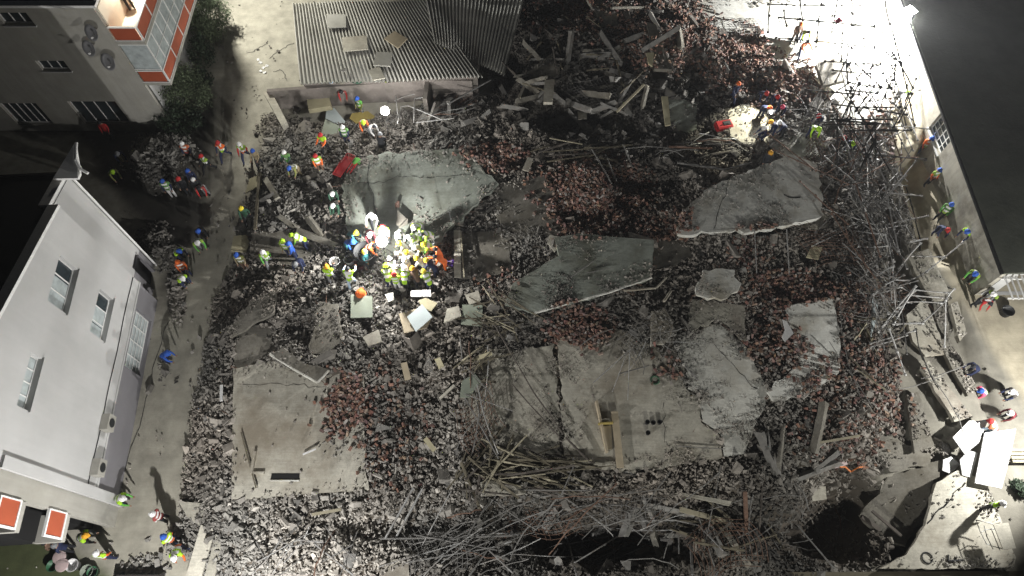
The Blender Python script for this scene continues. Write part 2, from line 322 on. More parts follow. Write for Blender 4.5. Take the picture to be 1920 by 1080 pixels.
def hfun(x, y, use_slabs=True):
    x = np.asarray(x, float); y = np.asarray(y, float)
    ins = inside(RUB, x, y); d = edist(RUB, x, y); d = np.where(ins, d, -d)
    ramp = np.clip((d+.5)/3., 0, 1); ramp = ramp*ramp*(3-2*ramp)
    h = ramp*(.95+1.1*fbm(x, y, .22, 4, 3)+.85*fbm(x, y, .9, 3, 9))
    for bx, by, rx, ry, dz in BW:
        e = np.exp(-np.clip(np.hypot((x-bx)/rx, (y-by)/ry)+.9*fbm(x, y, .55, 3, 31), 0, 9)**3); h = h+dz*e
    h = h+.05*fbm(x, y, 1.1, 3, 5)
    for pl, wd, dp in TR: h = h-dp*np.clip(1.5-seglist(x, y, pl)/wd, 0, 1)
    if use_slabs:
        for S in slabs:
            m = inside(S.poly, x, y)
            if m.any():
                h = np.where(m, np.minimum(h, slabz(S, x, y)-S.th-.03), h)
            dd = edist(S.poly, x, y); zz = slabz(S, x, y)
            k = np.clip(1-dd/1.3, 0, 1)*(~m)
            if S.z0 > .6: h = np.where(k > 0, h*(1-k)+np.minimum(h+.3, np.maximum(zz-.18, h-.4))*k, h)
            elif S.yard: h = np.where((dd < 2.2) & ~m, np.maximum(h, zz-.06+.12*dd), h)
            elif S.z0 > .3: h = np.where(k > 0, np.minimum(h, zz-.1+dd*.55), h)
    return h
def in1(poly, x, y):
    r = False; n = len(poly)
    for i in range(n):
        x1, y1 = poly[i]; x2, y2 = poly[(i+1) % n]
        if (y1 > y) != (y2 > y) and x < (x2-x1)*(y-y1)/(y2-y1)+x1: r = not r
    return r
def surf(x, y):
    i = int(np.clip(np.searchsorted(gx_, x)-1, 0, len(gx_)-2)); j = int(np.clip(np.searchsorted(gy_, y)-1, 0, len(gy_)-2))
    fx = (x-gx_[i])/(gx_[i+1]-gx_[i]); fy = (y-gy_[j])/(gy_[j+1]-gy_[j])
    z = float((Z[j, i]*(1-fx)+Z[j, i+1]*fx)*(1-fy)+(Z[j+1, i]*(1-fx)+Z[j+1, i+1]*fx)*fy)
    for S in slabs:
        if S.bb[0] <= x <= S.bb[2] and S.bb[1] <= y <= S.bb[3] and in1(S.pl, x, y): z = max(z, float(slabz(S, x, y)))
    return z
def G(u, v, dz=0.0):
    z = .8
    for _ in range(6):
        p = P(u, v, z+dz); z = z*.3+surf(p.x, p.y)*.7
    p = P(u, v, z+dz); return Vector((p.x, p.y, z))

gx_ = np.concatenate([np.arange(-120, -34, 6), np.arange(-34, 34, .25), np.arange(34, 126, 6)])
gy_ = np.concatenate([np.arange(-80, -4, 5), np.arange(-4, 46, .25), np.arange(46, 150, 6)])
X, Y = np.meshgrid(gx_, gy_); Z = hfun(X, Y)
me = bpy.data.meshes.new('ground'); nx, ny = len(gx_), len(gy_)
me.vertices.add(nx*ny); me.vertices.foreach_set('co', np.stack([X, Y, Z], -1).ravel())
ii = (np.arange(ny-1)[:, None]*nx+np.arange(nx-1)[None]).ravel(); quads = np.stack([ii, ii+1, ii+1+nx, ii+nx], -1)
me.loops.add(quads.size); me.loops.foreach_set('vertex_index', quads.ravel())
me.polygons.add(len(quads)); me.polygons.foreach_set('loop_start', np.arange(len(quads))*4); me.polygons.foreach_set('loop_total', np.full(len(quads), 4))
me.update(calc_edges=True)
U, V = Qa(X, Y, 0*X)
ins = inside(RUB, X, Y); dd = edist(RUB, X, Y)
tint = np.zeros((ny, nx, 4)); tint[..., 3] = 1
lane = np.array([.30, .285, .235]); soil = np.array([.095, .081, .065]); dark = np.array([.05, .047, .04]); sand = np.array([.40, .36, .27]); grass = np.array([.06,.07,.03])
wob = fbm(X, Y, .6, 4, 21)*1.6
k = np.clip((np.where(ins, dd, -dd)+wob+.5)/.9, 0, 1)[..., None]
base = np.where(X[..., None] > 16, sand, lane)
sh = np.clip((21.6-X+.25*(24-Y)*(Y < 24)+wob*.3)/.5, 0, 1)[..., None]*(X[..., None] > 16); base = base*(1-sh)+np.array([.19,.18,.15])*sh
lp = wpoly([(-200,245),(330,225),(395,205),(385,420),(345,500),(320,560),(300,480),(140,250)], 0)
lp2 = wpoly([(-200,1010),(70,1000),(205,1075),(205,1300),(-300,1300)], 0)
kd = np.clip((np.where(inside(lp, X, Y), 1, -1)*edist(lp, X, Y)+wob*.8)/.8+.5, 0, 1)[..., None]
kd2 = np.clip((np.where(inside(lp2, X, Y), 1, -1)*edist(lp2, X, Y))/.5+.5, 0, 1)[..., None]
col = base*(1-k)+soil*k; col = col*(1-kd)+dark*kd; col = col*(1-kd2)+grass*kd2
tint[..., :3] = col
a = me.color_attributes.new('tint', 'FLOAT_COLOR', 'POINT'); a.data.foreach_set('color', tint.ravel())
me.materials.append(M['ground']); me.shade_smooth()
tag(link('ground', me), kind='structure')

# ------------------------------------------------------------------ concrete slabs
def jag(poly, amt, step=.35):
    out = []; n = len(poly)
    for i in range(n):
        a, b = poly[i], poly[(i+1) % n]; L = np.hypot(*(b-a)); m = max(1, int(L/step)); nrm = np.array([b[1]-a[1], a[0]-b[0]])/max(L, 1e-6)
        for j in range(m):
            p = a+(b-a)*j/m
            if j: p = p+nrm*rng.normal(0, amt)
            out.append(p)
    return out
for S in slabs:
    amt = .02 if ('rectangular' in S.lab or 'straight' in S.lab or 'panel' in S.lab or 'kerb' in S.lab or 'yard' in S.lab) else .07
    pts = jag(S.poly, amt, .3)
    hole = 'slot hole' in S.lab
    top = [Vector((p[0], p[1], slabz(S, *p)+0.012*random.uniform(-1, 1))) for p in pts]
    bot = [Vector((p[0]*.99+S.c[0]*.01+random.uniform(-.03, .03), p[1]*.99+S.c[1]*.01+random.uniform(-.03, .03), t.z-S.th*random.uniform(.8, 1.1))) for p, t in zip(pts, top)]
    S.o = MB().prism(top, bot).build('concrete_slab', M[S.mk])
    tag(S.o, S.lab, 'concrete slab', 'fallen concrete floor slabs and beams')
# slot in the pale slab: flat black plate paints the dark of the hole, with a low upstand, and slender cracks as thin dark grooves
S0 = slabs[0]
p = G(535, 893); MBx = MB()
MBx.box((p.x, p.y, p.z+.006), (1.25, .24, .01)); o = MBx.build('slot_recess', M['dark'], S0.o)  # flat black plate painting the dark of the hole, no real recess
MB().box((p.x, p.y-.2, p.z+.03), (1.3, .05, .06)).build('slot_lip', M['slab_bright'], S0.o)
p = G(476, 868); MB().box((p.x, p.y, p.z+.08), (.12, 1.0, .16)).box((p.x+.3, p.y-.45, p.z+.05), (.5, .1, .1)).build('upstand', M['slab_pale'], S0.o)
def crack(S, pts, wd=.03):
    pp = [G(u, v) for u, v in pts]; q = []
    for a, b in zip(pp, pp[1:]):
        L = (b-a).length; n = max(2, int(L/.25)); nr = Vector((-(b-a).y, (b-a).x, 0)).normalized()
        for i in range(n): q.append(a.lerp(b, i/n)+nr*random.gauss(0, .05)*(i > 0))
    q.append(pp[-1]); b = MB()
    for a, c in zip(q, q[1:]):
        w_ = wd*random.uniform(.5, 1.4); n_ = Vector((-(c-a).y, (c-a).x, 0)).normalized()*w_/2; z = .016
        b.add([a-n_+Vector((0,0,z)), c-n_+Vector((0,0,z)), c+n_+Vector((0,0,z)), a+n_+Vector((0,0,z))], [(0,1,2,3)])
    b.build('crack', M['dark'], S.o)
crack(slabs[5], [(670,342),(720,343),(745,330),(800,333),(880,328)])
crack(slabs[2], [(1245,755),(1242,790),(1246,830)], .02)
crack(slabs[3], [(1330,635),(1380,690),(1420,730)], .02)
crack(slabs[18], [(1810,905),(1770,950),(1738,982)], .05)
crack(slabs[9], [(1362,352),(1352,380),(1345,402),(1338,430)], .035)
crack(slabs[9], [(1470,365),(1500,370),(1530,368)], .06)
crack(slabs[0], [(445,720),(560,722),(640,730)], .015)

# ------------------------------------------------------------------ rubble stuff
ZB = [(1110,370,105,72,1),(1090,618,58,42,1),(925,295,58,26,1),(1480,545,75,42,.8),(1410,470,40,40,.3),(1440,150,110,55,.5),(1600,560,45,40,.6),(640,760,60,60,.5),(1470,645,70,55,.4),
      (1650,720,60,110,.22),(1580,800,90,70,.2),(730,800,70,110,.15),(1240,60,120,70,.5),(1400,110,80,60,.6),(1240,430,60,35,.6),(1100,30,120,40,.35),(1240,690,30,30,.4),(930,520,40,40,.2),(1660,250,60,50,.3),(1550,690,70,60,.3)]
def brickness(u, v):
    b = np.zeros(np.shape(u))
    for cu, cv, ru, rv, a in ZB: b = np.maximum(b, a*np.clip(1.6-1.2*np.hypot((u-cu)/ru, (v-cv)/rv), 0, 1))
    return b
def inany(x, y):
    m = np.zeros(np.shape(x), bool); dmin = np.full(np.shape(x), 9.)
    for S in slabs:
        mm = inside(S.poly, x, y); m |= mm; dmin = np.where(mm, np.minimum(dmin, edist(S.poly, x, y)), dmin)
    return m, dmin
BASE = np.array([(-1,-1,-1),(1,-1,-1),(1,1,-1),(-1,1,-1),(-1,-1,1),(1,-1,1),(1,1,1),(-1,1,1)], float)*.5
QF = np.array([(3,2,1,0),(4,5,6,7),(0,1,5,4),(1,2,6,5),(2,3,7,6),(3,0,4,7)])
def chunks(name, pos, size, jit, col, material, flat=.5):
    N = len(pos); v = BASE[None]*size[:, None, :]+rng.normal(0, 1, (N, 8, 3))*jit*size[:, None, :]
    ax, ay, az = rng.normal(0, flat, N), rng.normal(0, flat, N), rng.uniform(0, 2*np.pi, N)
    def rot(v, a, i, j):
        c, s = np.cos(a)[:, None], np.sin(a)[:, None]; r = v.copy(); r[..., i] = v[..., i]*c-v[..., j]*s; r[..., j] = v[..., i]*s+v[..., j]*c; return r
    v = rot(rot(rot(v, ax, 1, 2), ay, 0, 2), az, 0, 1)+pos[:, None, :]
    f = (QF[None]+(np.arange(N)*8)[:, None, None]).reshape(-1, 4)
    me = bpy.data.meshes.new(name); me.vertices.add(N*8); me.vertices.foreach_set('co', v.ravel())
    me.loops.add(f.size); me.loops.foreach_set('vertex_index', f.ravel()); me.polygons.add(len(f))
    me.polygons.foreach_set('loop_start', np.arange(len(f))*4); me.polygons.foreach_set('loop_total', np.full(len(f), 4)); me.update(calc_edges=True)
    c4 = np.ones((N, 8, 4)); c4[..., :3] = col[:, None, :]
    a = me.color_attributes.new('tint', 'FLOAT_COLOR', 'POINT'); a.data.foreach_set('color', c4.ravel())
    me.shade_flat(); me.materials.append(material); return link(name, me)
def scatter(n, x0=-24, x1=24, y0=1, y1=41):
    x = rng.uniform(x0, x1, n); y = rng.uniform(y0, y1, n); h = hfun(x, y); u, v = Qa(x, y, h+.2)
    ins = inside(RUB, x, y); d = edist(RUB, x, y); d = np.where(ins, d, -d); ms, ds = inany(x, y)
    w_ = 7*fbm(x, y, .8, 3, 40)
    p = np.clip(1+d/.5+w_*.35, 0, 1)
    # sparse spill outside, sparse bits on slabs (denser at their broken borders)
    p = np.where(d < -.3, .003+.03*np.clip(fbm(x, y, .5, 3, 41)*6, 0, 1)*np.exp(d*.5), p)
    for cu, cv, ru, rv, a in [(300,295,75,60,1),(285,465,45,50,.9),(530,250,60,50,.5),(330,560,20,60,.9),(305,690,16,50,.25),(340,1010,40,40,.8),(280,1060,60,25,.6),(1455,1000,1,1,0),(1850,1000,30,22,.12),(1865,1060,35,14,.3),(1760,850,45,30,.5),(1745,600,40,110,.25),(1690,560,30,120,.5),(1630,230,60,60,.5),(880,60,50,60,.25),(920,100,30,50,.9)]:
        p = np.maximum(p, a*np.clip(2-2*np.hypot((u-cu)/ru, (v-cv)/rv)+w_*.3, 0, 1))
    p = np.where(ms & ~((u < 700) & (v > 640)), .004+.95*np.clip(w_*.5+.45, 0, 1)*np.exp(-ds/.5)+.5*np.clip(fbm(x, y, .45, 4, 60)*6-.8, 0, 1), p)
    p = np.where(ms & (u < 700) & (v > 640), .01+.8*np.clip(w_*.4+.3, 0, 1)*np.exp(-ds/.18)+.75*np.clip(1.5-1.6*np.hypot((u-650)/55, (v-770)/95)+w_*.4, 0, 1), p)
    b = brickness(u, v); p = np.where(ms & (b > .45), np.maximum(p, np.clip((b-.35)*2.2, 0, 1)*np.clip(.6+w_*.4, 0, 1)), p)
    p = np.where(h < -1.0, p*.3, p)
    keep = rng.uniform(0, 1, n) < p
    return x[keep], y[keep], h[keep], u[keep], v[keep], b[keep], ms[keep]
x, y, h, u, v, b, ms = scatter(330000)
N = len(x); s = .045+.185*rng.gamma(1.2, .20, N); big = rng.uniform(0, 1, N) < .022; s = np.where(big, s*2.6, s)
s = np.where((v < 260) & (u > 930) & (rng.uniform(0,1,N) < .12), s*1.9, s); s = np.where(ms, np.minimum(s, .16)*.6, s)
isb = rng.uniform(0, 1, N) < b
zz = h+np.where(ms, 0, rng.uniform(-.09, .18, N)); zs = np.array([0.]*N)
for S in slabs:
    m = inside(S.poly, x, y); zs = np.where(m, slabz(S, x, y), zs)
zz = np.where(ms, zs+.02+rng.uniform(0, .1, N)*(b > .4), zz)
g = .125+.10*rng.random(N)+(rng.random(N) < .04)*.10
warm = np.clip(fbm(x, y, .25, 3, 77)*2+.45, 0, 1); patch = np.clip(1+1.6*fbm(x, y, .35, 3, 88), .55, 1.5); g = g*patch
lite = np.clip((v-700)/200, 0, 1)*np.clip((900-u)/250, 0, 1); tangle_shade = np.clip((v-900)/60, 0, 1)*np.clip((u-800)/150, 0, 1)*np.clip((1600-u)/60, 0, 1)  # second mask paints the bottom tangle's shade into the rubble colour
g = g*(1.15+.6*lite)*(1-.3*np.clip((330-v)/90, 0, 1)*np.clip((1450-u)/120, 0, 1)*np.clip((u-850)/80, 0, 1))*(1-.5*tangle_shade)  # long middle factor darkens the top heap, painting its shade
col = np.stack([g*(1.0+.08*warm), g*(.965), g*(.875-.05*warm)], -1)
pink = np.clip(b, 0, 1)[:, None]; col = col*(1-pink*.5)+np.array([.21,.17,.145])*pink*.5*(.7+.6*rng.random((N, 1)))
top_shade = np.clip((300-v)/120, 0, 1)*np.clip((1500-u)/200, 0, 1); col = col*(1-.3*top_shade[:, None])  # top heap's shade painted into the rubble colour once more
nb = ~isb
sliver = rng.random(N) < .12; sz = np.stack([s*np.where(sliver, 1.9, 1.1), s*np.where(sliver, .4, rng.uniform(.45, 1, N)), s*rng.uniform(.25, .7, N)], -1)
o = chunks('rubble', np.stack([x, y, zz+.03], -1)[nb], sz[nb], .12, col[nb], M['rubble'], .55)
tag(o, 'dense heaps of broken concrete lumps and grit covering the collapse site', 'rubble', kind='stuff')
# bricks: the many small ones as one mass; whole bricks as things further down
bx, by, bz = x[isb], y[isb], zz[isb]; nbk = len(bx)
dus = rng.random((nbk, 1))**2*.8; bcol = (np.array([.175,.095,.07])*(1-dus)+np.array([.25,.205,.175])*dus)*(0.45+.95*rng.random((nbk, 1)))*(1+rng.normal(0, .05, (nbk, 3)))
gr = rng.random(nbk) < .12; bcol[gr] = np.array([.26,.24,.22])
bs = np.stack([rng.uniform(.15, .24, nbk), rng.uniform(.09, .12, nbk), rng.uniform(.07, .1, nbk)], -1)
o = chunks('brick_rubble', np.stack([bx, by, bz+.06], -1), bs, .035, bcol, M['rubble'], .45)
tag(o, 'loose red brown bricks and brick halves heaped between the slabs', 'rubble', kind='stuff')

LAND = [(390,700,'beside the lane left of the pale slab'),(560,990,'below the large pale slab'),(750,820,'between the pale slab and the dusty grey slab'),(770,640,'below the lit rescue crowd'),
 (560,380,'near workers left of the green grey slab'),(600,230,'inside the broken wall under the shed'),(830,220,'right of the small work light'),(1050,90,'in the dark debris at the top'),
 (1400,110,'above the navy clad firefighters'),(1100,370,'in the large brick heap left of the bright slab'),(1300,480,'between the bright slab and small pale piece'),(1150,580,'under the pale edge of the middle slab'),
 (1090,620,'in the small brick heap on the central slab'),(1480,640,'over the half buried slab at right'),(1650,720,'by the cable tangle beside the right lane'),(1600,430,'under the rod tangle at right'),
 (1250,930,'below the central slab'),(1500,900,'left of the black pit'),(960,950,'among the planks below the dusty grey slab'),(300,300,'in the dark corner between the houses'),
 (1640,230,'beneath the fallen scaffold grid'),(1780,850,'by the white boards near the garden'),(880,480,'right of the lit rescue crowd'),(940,120,'at the broken end of the corrugated roof')]
def near(u, v): return min(LAND, key=lambda t: (t[0]-u)**2+(t[1]-v)**2)[2]

# convex broken lumps as individual things
def hull(seed, flat):
    r = random.Random(seed); bm = bmesh.new()
    for _ in range(r.choice((9, 11, 14))):
        bm.verts.new((r.uniform(-.5, .5), r.uniform(-.4, .4), r.uniform(-flat, flat)))
    res = bmesh.ops.convex_hull(bm, input=bm.verts)
    bmesh.ops.delete(bm, geom=[g for g in res['geom_interior'] if isinstance(g, bmesh.types.BMVert)], context='VERTS')
    me = bpy.data.meshes.new('concrete_chunk'); bm.to_mesh(me); bm.free(); return me
variants = []
FLATS = set()
for i in range(14):
    for mk in ('chunk', 'chunkd'):
        if mk == 'chunkd' and i % 2: continue
        m_ = hull(i, .12 if i % 3 else .28); m_.materials.append(M[mk]); variants.append(m_)
        if i % 3: FLATS.add(m_.name)
def visible_pick(n, cond, tries=6000):
    x, y, h, u, v, b, ms = scatter(tries); ok = cond(u, v, b, ms) & (u > 5) & (u < 1915) & (v > 5) & (v < 1075)
    idx = np.where(ok)[0]; idx = idx[:n]; return [(x[i], y[i], surf(x[i], y[i]), u[i], v[i]) for i in idx]
def place_chunk(x, y, z, u, v, sz, vi=None):
    me = variants[vi if vi is not None else random.randrange(len(variants))]
    o = link('concrete_chunk', me); o.location = (x, y, z+.12*sz)
    o.rotation_euler = (random.gauss(0, .25), random.gauss(0, .25), random.uniform(0, 6.28)); o.scale = (sz, sz*random.uniform(.6, 1), sz*random.uniform(.7, 1.2))
    k_ = 'dark' if me.materials[0] == M['chunkd'] else 'grey'
    tag(o, f'{"small" if sz < .45 else "mid sized" if sz < .65 else "large"} {"flat" if me.name in FLATS else "blocky"} {k_} concrete chunk {near(u, v)}', 'concrete chunk', 'large concrete chunks on the rubble')
for (x, y, z, u, v) in visible_pick(292, lambda u, v, b, ms: (~ms) & (b < .6), 3000):
    sz = random.choice((.4, .45, .5, .6, .7, .9))
    if v < 260 and u > 900: sz *= 1.5
    place_chunk(x, y, z, u, v, sz)
bme = MB().box((0, 0, 0), (.22, .106, .073)).mesh('brick', M['brick'])
for (x, y, z, u, v) in visible_pick(290, lambda u, v, b, ms: b > .35, 16000):
    o = link('brick', bme); o.location = (x, y, z+.12); o.rotation_euler = (random.gauss(0, .35), random.gauss(0, .35), random.uniform(0, 6.28)); o.scale = (1.1,)*3
    tag(o, f'loose red brown brick {near(u, v)}', 'brick', 'whole bricks lying on the heaps')

# ------------------------------------------------------------------ boards and sheets lying about
def sheet(pts, dz, th, mk, name, label, cat='board', group=None, tilt=0):
    c = G(sum(p[0] for p in pts)/len(pts), sum(p[1] for p in pts)/len(pts), dz); z = c.z+dz
    top = [P(u, v, z) for u, v in pts]
    for q in top: q.z += tilt*(q.y-c.y)+random.uniform(-.01, .01)
    bot = [q-Vector((0, 0, th)) for q in top]
    o = MB().prism(top, bot).build(name, M[mk]); return tag(o, label, cat, group)
BD = [
 ([(573,172),(612,168),(622,198),(578,205)], .75, .35, 'board', 'foam_block', 'thick cream yellow block leaning inside the broken wall'),
 ([(612,205),(627,203),(648,228),(640,236),(610,222)], .4, .04, 'pale', 'plaster_board', 'pale blue triangular board left of the small work light'),
 ([(610,224),(636,236),(630,258),(602,250)], .35, .04, 'boardg', 'plaster_board', 'pale green board under the blue triangular one'),
 ([(660,212),(690,208),(705,220),(668,232),(655,222)], .35, .04, 'yellowp', 'plaster_board', 'ochre yellow board beside the small work light'),
 ([(468,335),(490,326),(490,345),(460,362)], .45, .08, 'board', 'insulation_board', 'cream board tilted on rubble at the lane edge below walkers'),
 ([(438,442),(462,440),(468,455),(462,473),(433,470)], .45, .1, 'board', 'insulation_board', 'square cream board with a clipped corner beside the lane'),
 ([(658,553),(698,556),(698,594),(657,595)], .5, .08, 'boardg', 'plaster_board', 'square olive board with a red helmet resting on it'),
 ([(748,588),(790,575),(812,590),(800,615),(758,625)], .4, .08, 'boardt', 'plaster_board', 'tan board beneath the pale blue square panel'),
 ([(763,594),(792,572),(811,594),(779,620)], .62, .05, 'pale', 'wall_panel', 'pale blue square panel below the rescue crowd'),
 ([(785,563),(798,558),(820,568),(808,584),(790,575)], .5, .05, 'board', 'plaster_board', 'small cream board above the pale blue square panel'),
 ([(770,545),(808,543),(808,556),(770,556)], .5, .07, 'white', 'plaster_board', 'white oblong board just below the crowd'),
 ([(867,571),(905,572),(904,611),(864,608)], .5, .06, 'boardg', 'plaster_board', 'green grey square board with a small dark hole'),
 ([(872,553),(897,546),(902,563),(880,570)], .55, .06, 'slab_pale', 'plaster_board', 'pale slanted board above the green grey square board'),
 ([(722,552),(738,548),(738,562),(728,566)], .5, .05, 'slab_bright', 'broken_tile', 'small off white tile piece below the crowd'),
 ([(866,715),(890,700),(902,715),(880,745),(862,745)], .5, .06, 'boardg', 'plaster_board', 'dull green board between planks and the dusty grey slab'),
 ([(1030,440),(1048,443),(1056,458),(1040,472),(1026,455)], .4, .05, 'slab_pale', 'concrete_tile', 'two toned square tile left of the middle slab'),
 ([(1522,460),(1542,464),(1535,486),(1512,482)], .5, .06, 'board', 'plaster_board', 'cream board lying in dark rubble below the bright slab'),
 ([(1468,598),(1476,602),(1488,625),(1472,641),(1466,632),(1472,618)], .6, .05, 'white', 'broken_tile', 'bright white jagged sheet on the half buried slab'),
 ([(838,578),(860,573),(865,592),(832,605)], .4, .15, 'slab_grey', 'concrete_tile', 'rounded grey lump left of the green grey square board'),
 ([(680,632),(710,618),(716,640),(690,648)], .4, .08, 'slab_grey', 'concrete_tile', 'triangular grey slab chip right of the dark slab plank'),
 ([(1787,820),(1815,790),(1850,790),(1836,830),(1812,850)], .7, .06, 'white', 'wall_panel', 'glaring white panel beside the red shirted worker'),
 ([(1768,862),(1782,857),(1800,870),(1785,888),(1768,882)], .6, .06, 'white', 'wall_panel', 'small white square panel left of the glaring boards'),
 ([(1800,862),(1815,845),(1832,850),(1822,895),(1806,890)], .65, .05, 'white', 'wall_panel', 'tall white panel between the small square panel and the pinkish board'),
 ([(1845,812),(1903,805),(1895,850),(1880,915),(1830,905)], .9, .06, 'white', 'wall_panel', 'largest white board with pink tint near the garden'),
 ([(1862,983),(1890,980),(1906,1028),(1882,1030)], 1.0, .05, 'slab_pale', 'table_board', 'grey board on the wire cage at the yard corner'),
 ([(335,940),(395,945),(372,985),(350,968)], .25, .1, 'slab_grey', 'concrete_sheet', 'grey panel leaning at the lane bottom beside the rubble'),
 ([(378,985),(405,992),(375,1085),(345,1085)], .3, .12, 'slab_pale', 'concrete_sheet', 'long pale panel lying at the bottom of the lane'),
 ([(404,1000),(420,1020),(398,1100),(380,1095)], .2, .1, 'slab_grey', 'concrete_sheet', 'narrow grey panel against the rubble at the bottom edge'),
 ([(1265,925),(1275,923),(1372,940),(1368,948)], .7, .12, 'slab_grey', 'concrete_lintel', 'pale concrete lintel below the central slab'),
 ([(1021,150),(1040,148),(1036,192),(1019,192)], 1.1, .2, 'slab_pale', 'concrete_post', 'pale square post standing over the black hollow'),
 ([(1240,182),(1252,182),(1258,232),(1248,234)], .9, .1, 'board', 'plaster_board', 'cream strip board beside the greenish tilted slab'),
 ([(1212,100),(1226,100),(1224,122),(1216,118)], .9, .1, 'board', 'plaster_board', 'cream scrap against the bent grey beam'),
 ([(1083,208),(1100,206),(1100,222),(1084,224)], .6, .1, 'slab_grey', 'concrete_tile', 'small square block in the dark hollow at the top'),
 ([(1520,912),(1548,912),(1550,936),(1524,940)], .5, .08, 'slab_pale', 'concrete_tile', 'pale square block left of the pit'),
 ([(1636,555),(1648,560),(1643,600),(1632,635)], .5, .03, 'pale', 'plastic_sheet', 'pale grimy plastic sheet under the scaffold frames'),
 ([(725,1052),(765,1045),(768,1085),(705,1090)], .2, .04, 'slab_grey', 'plastic_sheet', 'white plastic sheet beneath rods at the bottom edge'),
 ([(745,1064),(765,1062),(768,1085),(745,1085)], .2, .03, 'purple', 'tarpaulin', 'dark purple tarpaulin beneath rods at the bottom edge'),
 ([(745,392),(762,410),(748,425),(742,420)], .5, .02, 'slab_dark', 'metal_plate', 'dark plate standing on the slab above the crowd'),
 ([(745,412),(765,408),(764,420),(748,428)], .35, .02, 'slab_dark', 'metal_plate', 'grey tilted plate above the brightest part of the crowd'),
 ([(1530,120),(1560,95),(1602,130),(1585,150),(1545,160)], .9, .25, 'slab_dark', 'concrete_sheet', 'dark brown grey panel on the glaring white yard'),
 ([(1530,68),(1550,60),(1562,70),(1555,82),(1535,82)], 1.0, .1, 'boardt', 'plaster_board', 'tan round edged board by the lime jacket worker on the white yard'),
]
for pts, dz, th, mk, nm, lab in BD: sheet(pts, dz, th, mk, nm, lab, nm.split('_')[-1] if nm.split('_')[-1] in ('board','panel','block','tile','sheet','plate','post','lintel') else 'sheet', 'loose boards and panels on the rubble', tilt=random.uniform(-.08, .15))

# timber frame pieces and cups on the central slab
def timber(pu, qu, w_, h_, mk, nm, lab, z1=.15, z2=.15, grp='timber lying on the site'):
    a = G(*pu); b = G(*qu); a.z += z1; b.z += z2
    a = P(*pu, a.z); b = P(*qu, b.z)
    o = MB().bar(a, b, w_, h_).build(nm, M[mk]); return tag(o, lab, 'timber', grp)
timber((1118,753),(1138,848), .1, .35, 'boardt', 'timber_joist', 'thin upright timber joist on the central slab left of the pair')
timber((1152,772),(1163,877), .32, .12, 'boardt', 'timber_joist', 'broad pale timber joist on the central slab right of the pair')
timber((1122,795),(1149,793), .05, .3, 'yellowp', 'timber_joist', 'short yellow timber cross piece between the two joists', .3, .3)
sheet([(1124,800),(1146,798),(1148,842),(1138,843)], .15, .05, 'boardt', 'plywood_sheet', 'tan plywood between the two timber joists on the central slab', 'plywood')
timber((415,722),(415,752), .12, .06, 'white', 'white_plank', 'short white plank upright in rubble left of the pale slab', .4, .4)
timber((568,852),(592,842), .07, .04, 'white', 'white_strip', 'curled white strip lying on the pale slab', .1, .2)
timber((585,965),(640,955), .12, .05, 'woodp', 'timber_batten', 'yellowish batten over a dark gap below the pale slab', .3, .35)
timber((1525,832),(1612,817), .1, .06, 'woodp', 'timber_batten', 'long pale batten on rubble right of the central slab', .4, .4)
timber((1397,922),(1400,1000), .16, .1, 'rust', 'timber_post', 'reddish timber post below the central slab', .7, .7)
timber((1275,955),(1362,978), .2, .12, 'woodp', 'timber_post', 'pale round ended timber lying below the concrete lintel', .8, .6)
timber((1363,1000),(1405,1062), .25, .1, 'slab_grey', 'steel_channel', 'grey channel sloping towards the bottom edge', .8, .2)
timber((1615,968),(1695,1030), .18, .15, 'wooddk', 'timber_beam', 'dark beam crossing the tilted slab above the pit', .5, .4)
timber((1635,958),(1690,1005), .12, .1, 'wooddk', 'timber_beam', 'second thinner dark beam across the tilted slab', .4, .4)
timber((857,432),(858,520), .35, .08, 'slab_grey', 'steel_channel', 'pair of pale channels standing right of the lit crowd', .5, .5)
timber((864,435),(870,520), .06, .06, 'woodp', 'timber_batten', 'slender pale batten beside the pale channels', .5, .5)
timber((487,325),(478,430), .14, .12, 'wood', 'timber_beam', 'brown beam along the lane edge left of the workers', .5, .5)
timber((497,335),(520,372), .3, .12, 'slab_grey', 'timber_beam', 'short grey beam leaning beside the brown beam', .5, .4)
timber((480,1010-95),(452,1010-200), .05, .05, 'wood', 'timber_batten', 'thin batten on the left border of the pale slab', .1, .1)
timber((1156,210),(1208,158), .12, .1, 'woodp', 'timber_beam', 'pale edged beam slanting through the dark debris at the top', .6, 1.2)
timber((985,320),(995,296), .35, .05, 'slab_pale', 'white_plank', 'short pale plank left of the large brick heap', .5, .5)
timber((820,672),(828,690), .28, .05, 'board', 'cream_plank', 'small cream plank in rubble left of the dusty grey slab', .4, .4)
timber((757,680),(765,712), .3, .06, 'boardt', 'tan_plank', 'pinkish tan plank in rubble below the pale blue panel', .4, .4)
timber((884,676),(922,662), .2, .06, 'board', 'cream_plank', 'cream plank above the dusty grey slab', .5, .5)
timber((824,748),(852,722), .12, .06, 'slab_pale', 'white_plank', 'pale plank slanting left of the dusty grey slab', .5, .5)
timber((797,822),(815,845), .22, .06, 'board', 'cream_plank', 'cream plank end left of the plank stack', .5, .4)
for (u, v, t) in [(1213,793,'leftmost open'),(1224,794,'middle'),(1236,793,'right hand'),(1214,813,'lowest single')]:
    p = G(u, v); o = MB().lathe([(0, .002), (.09, .002), (.11, .2), (.1, .2), (.085, .03), (0, .03)], 14).build('black_cup', M['black'], smooth=True); o.location = p
    tag(o, f'{t} black plastic pot of four on the central slab', 'pot', 'black pots on the central slab')

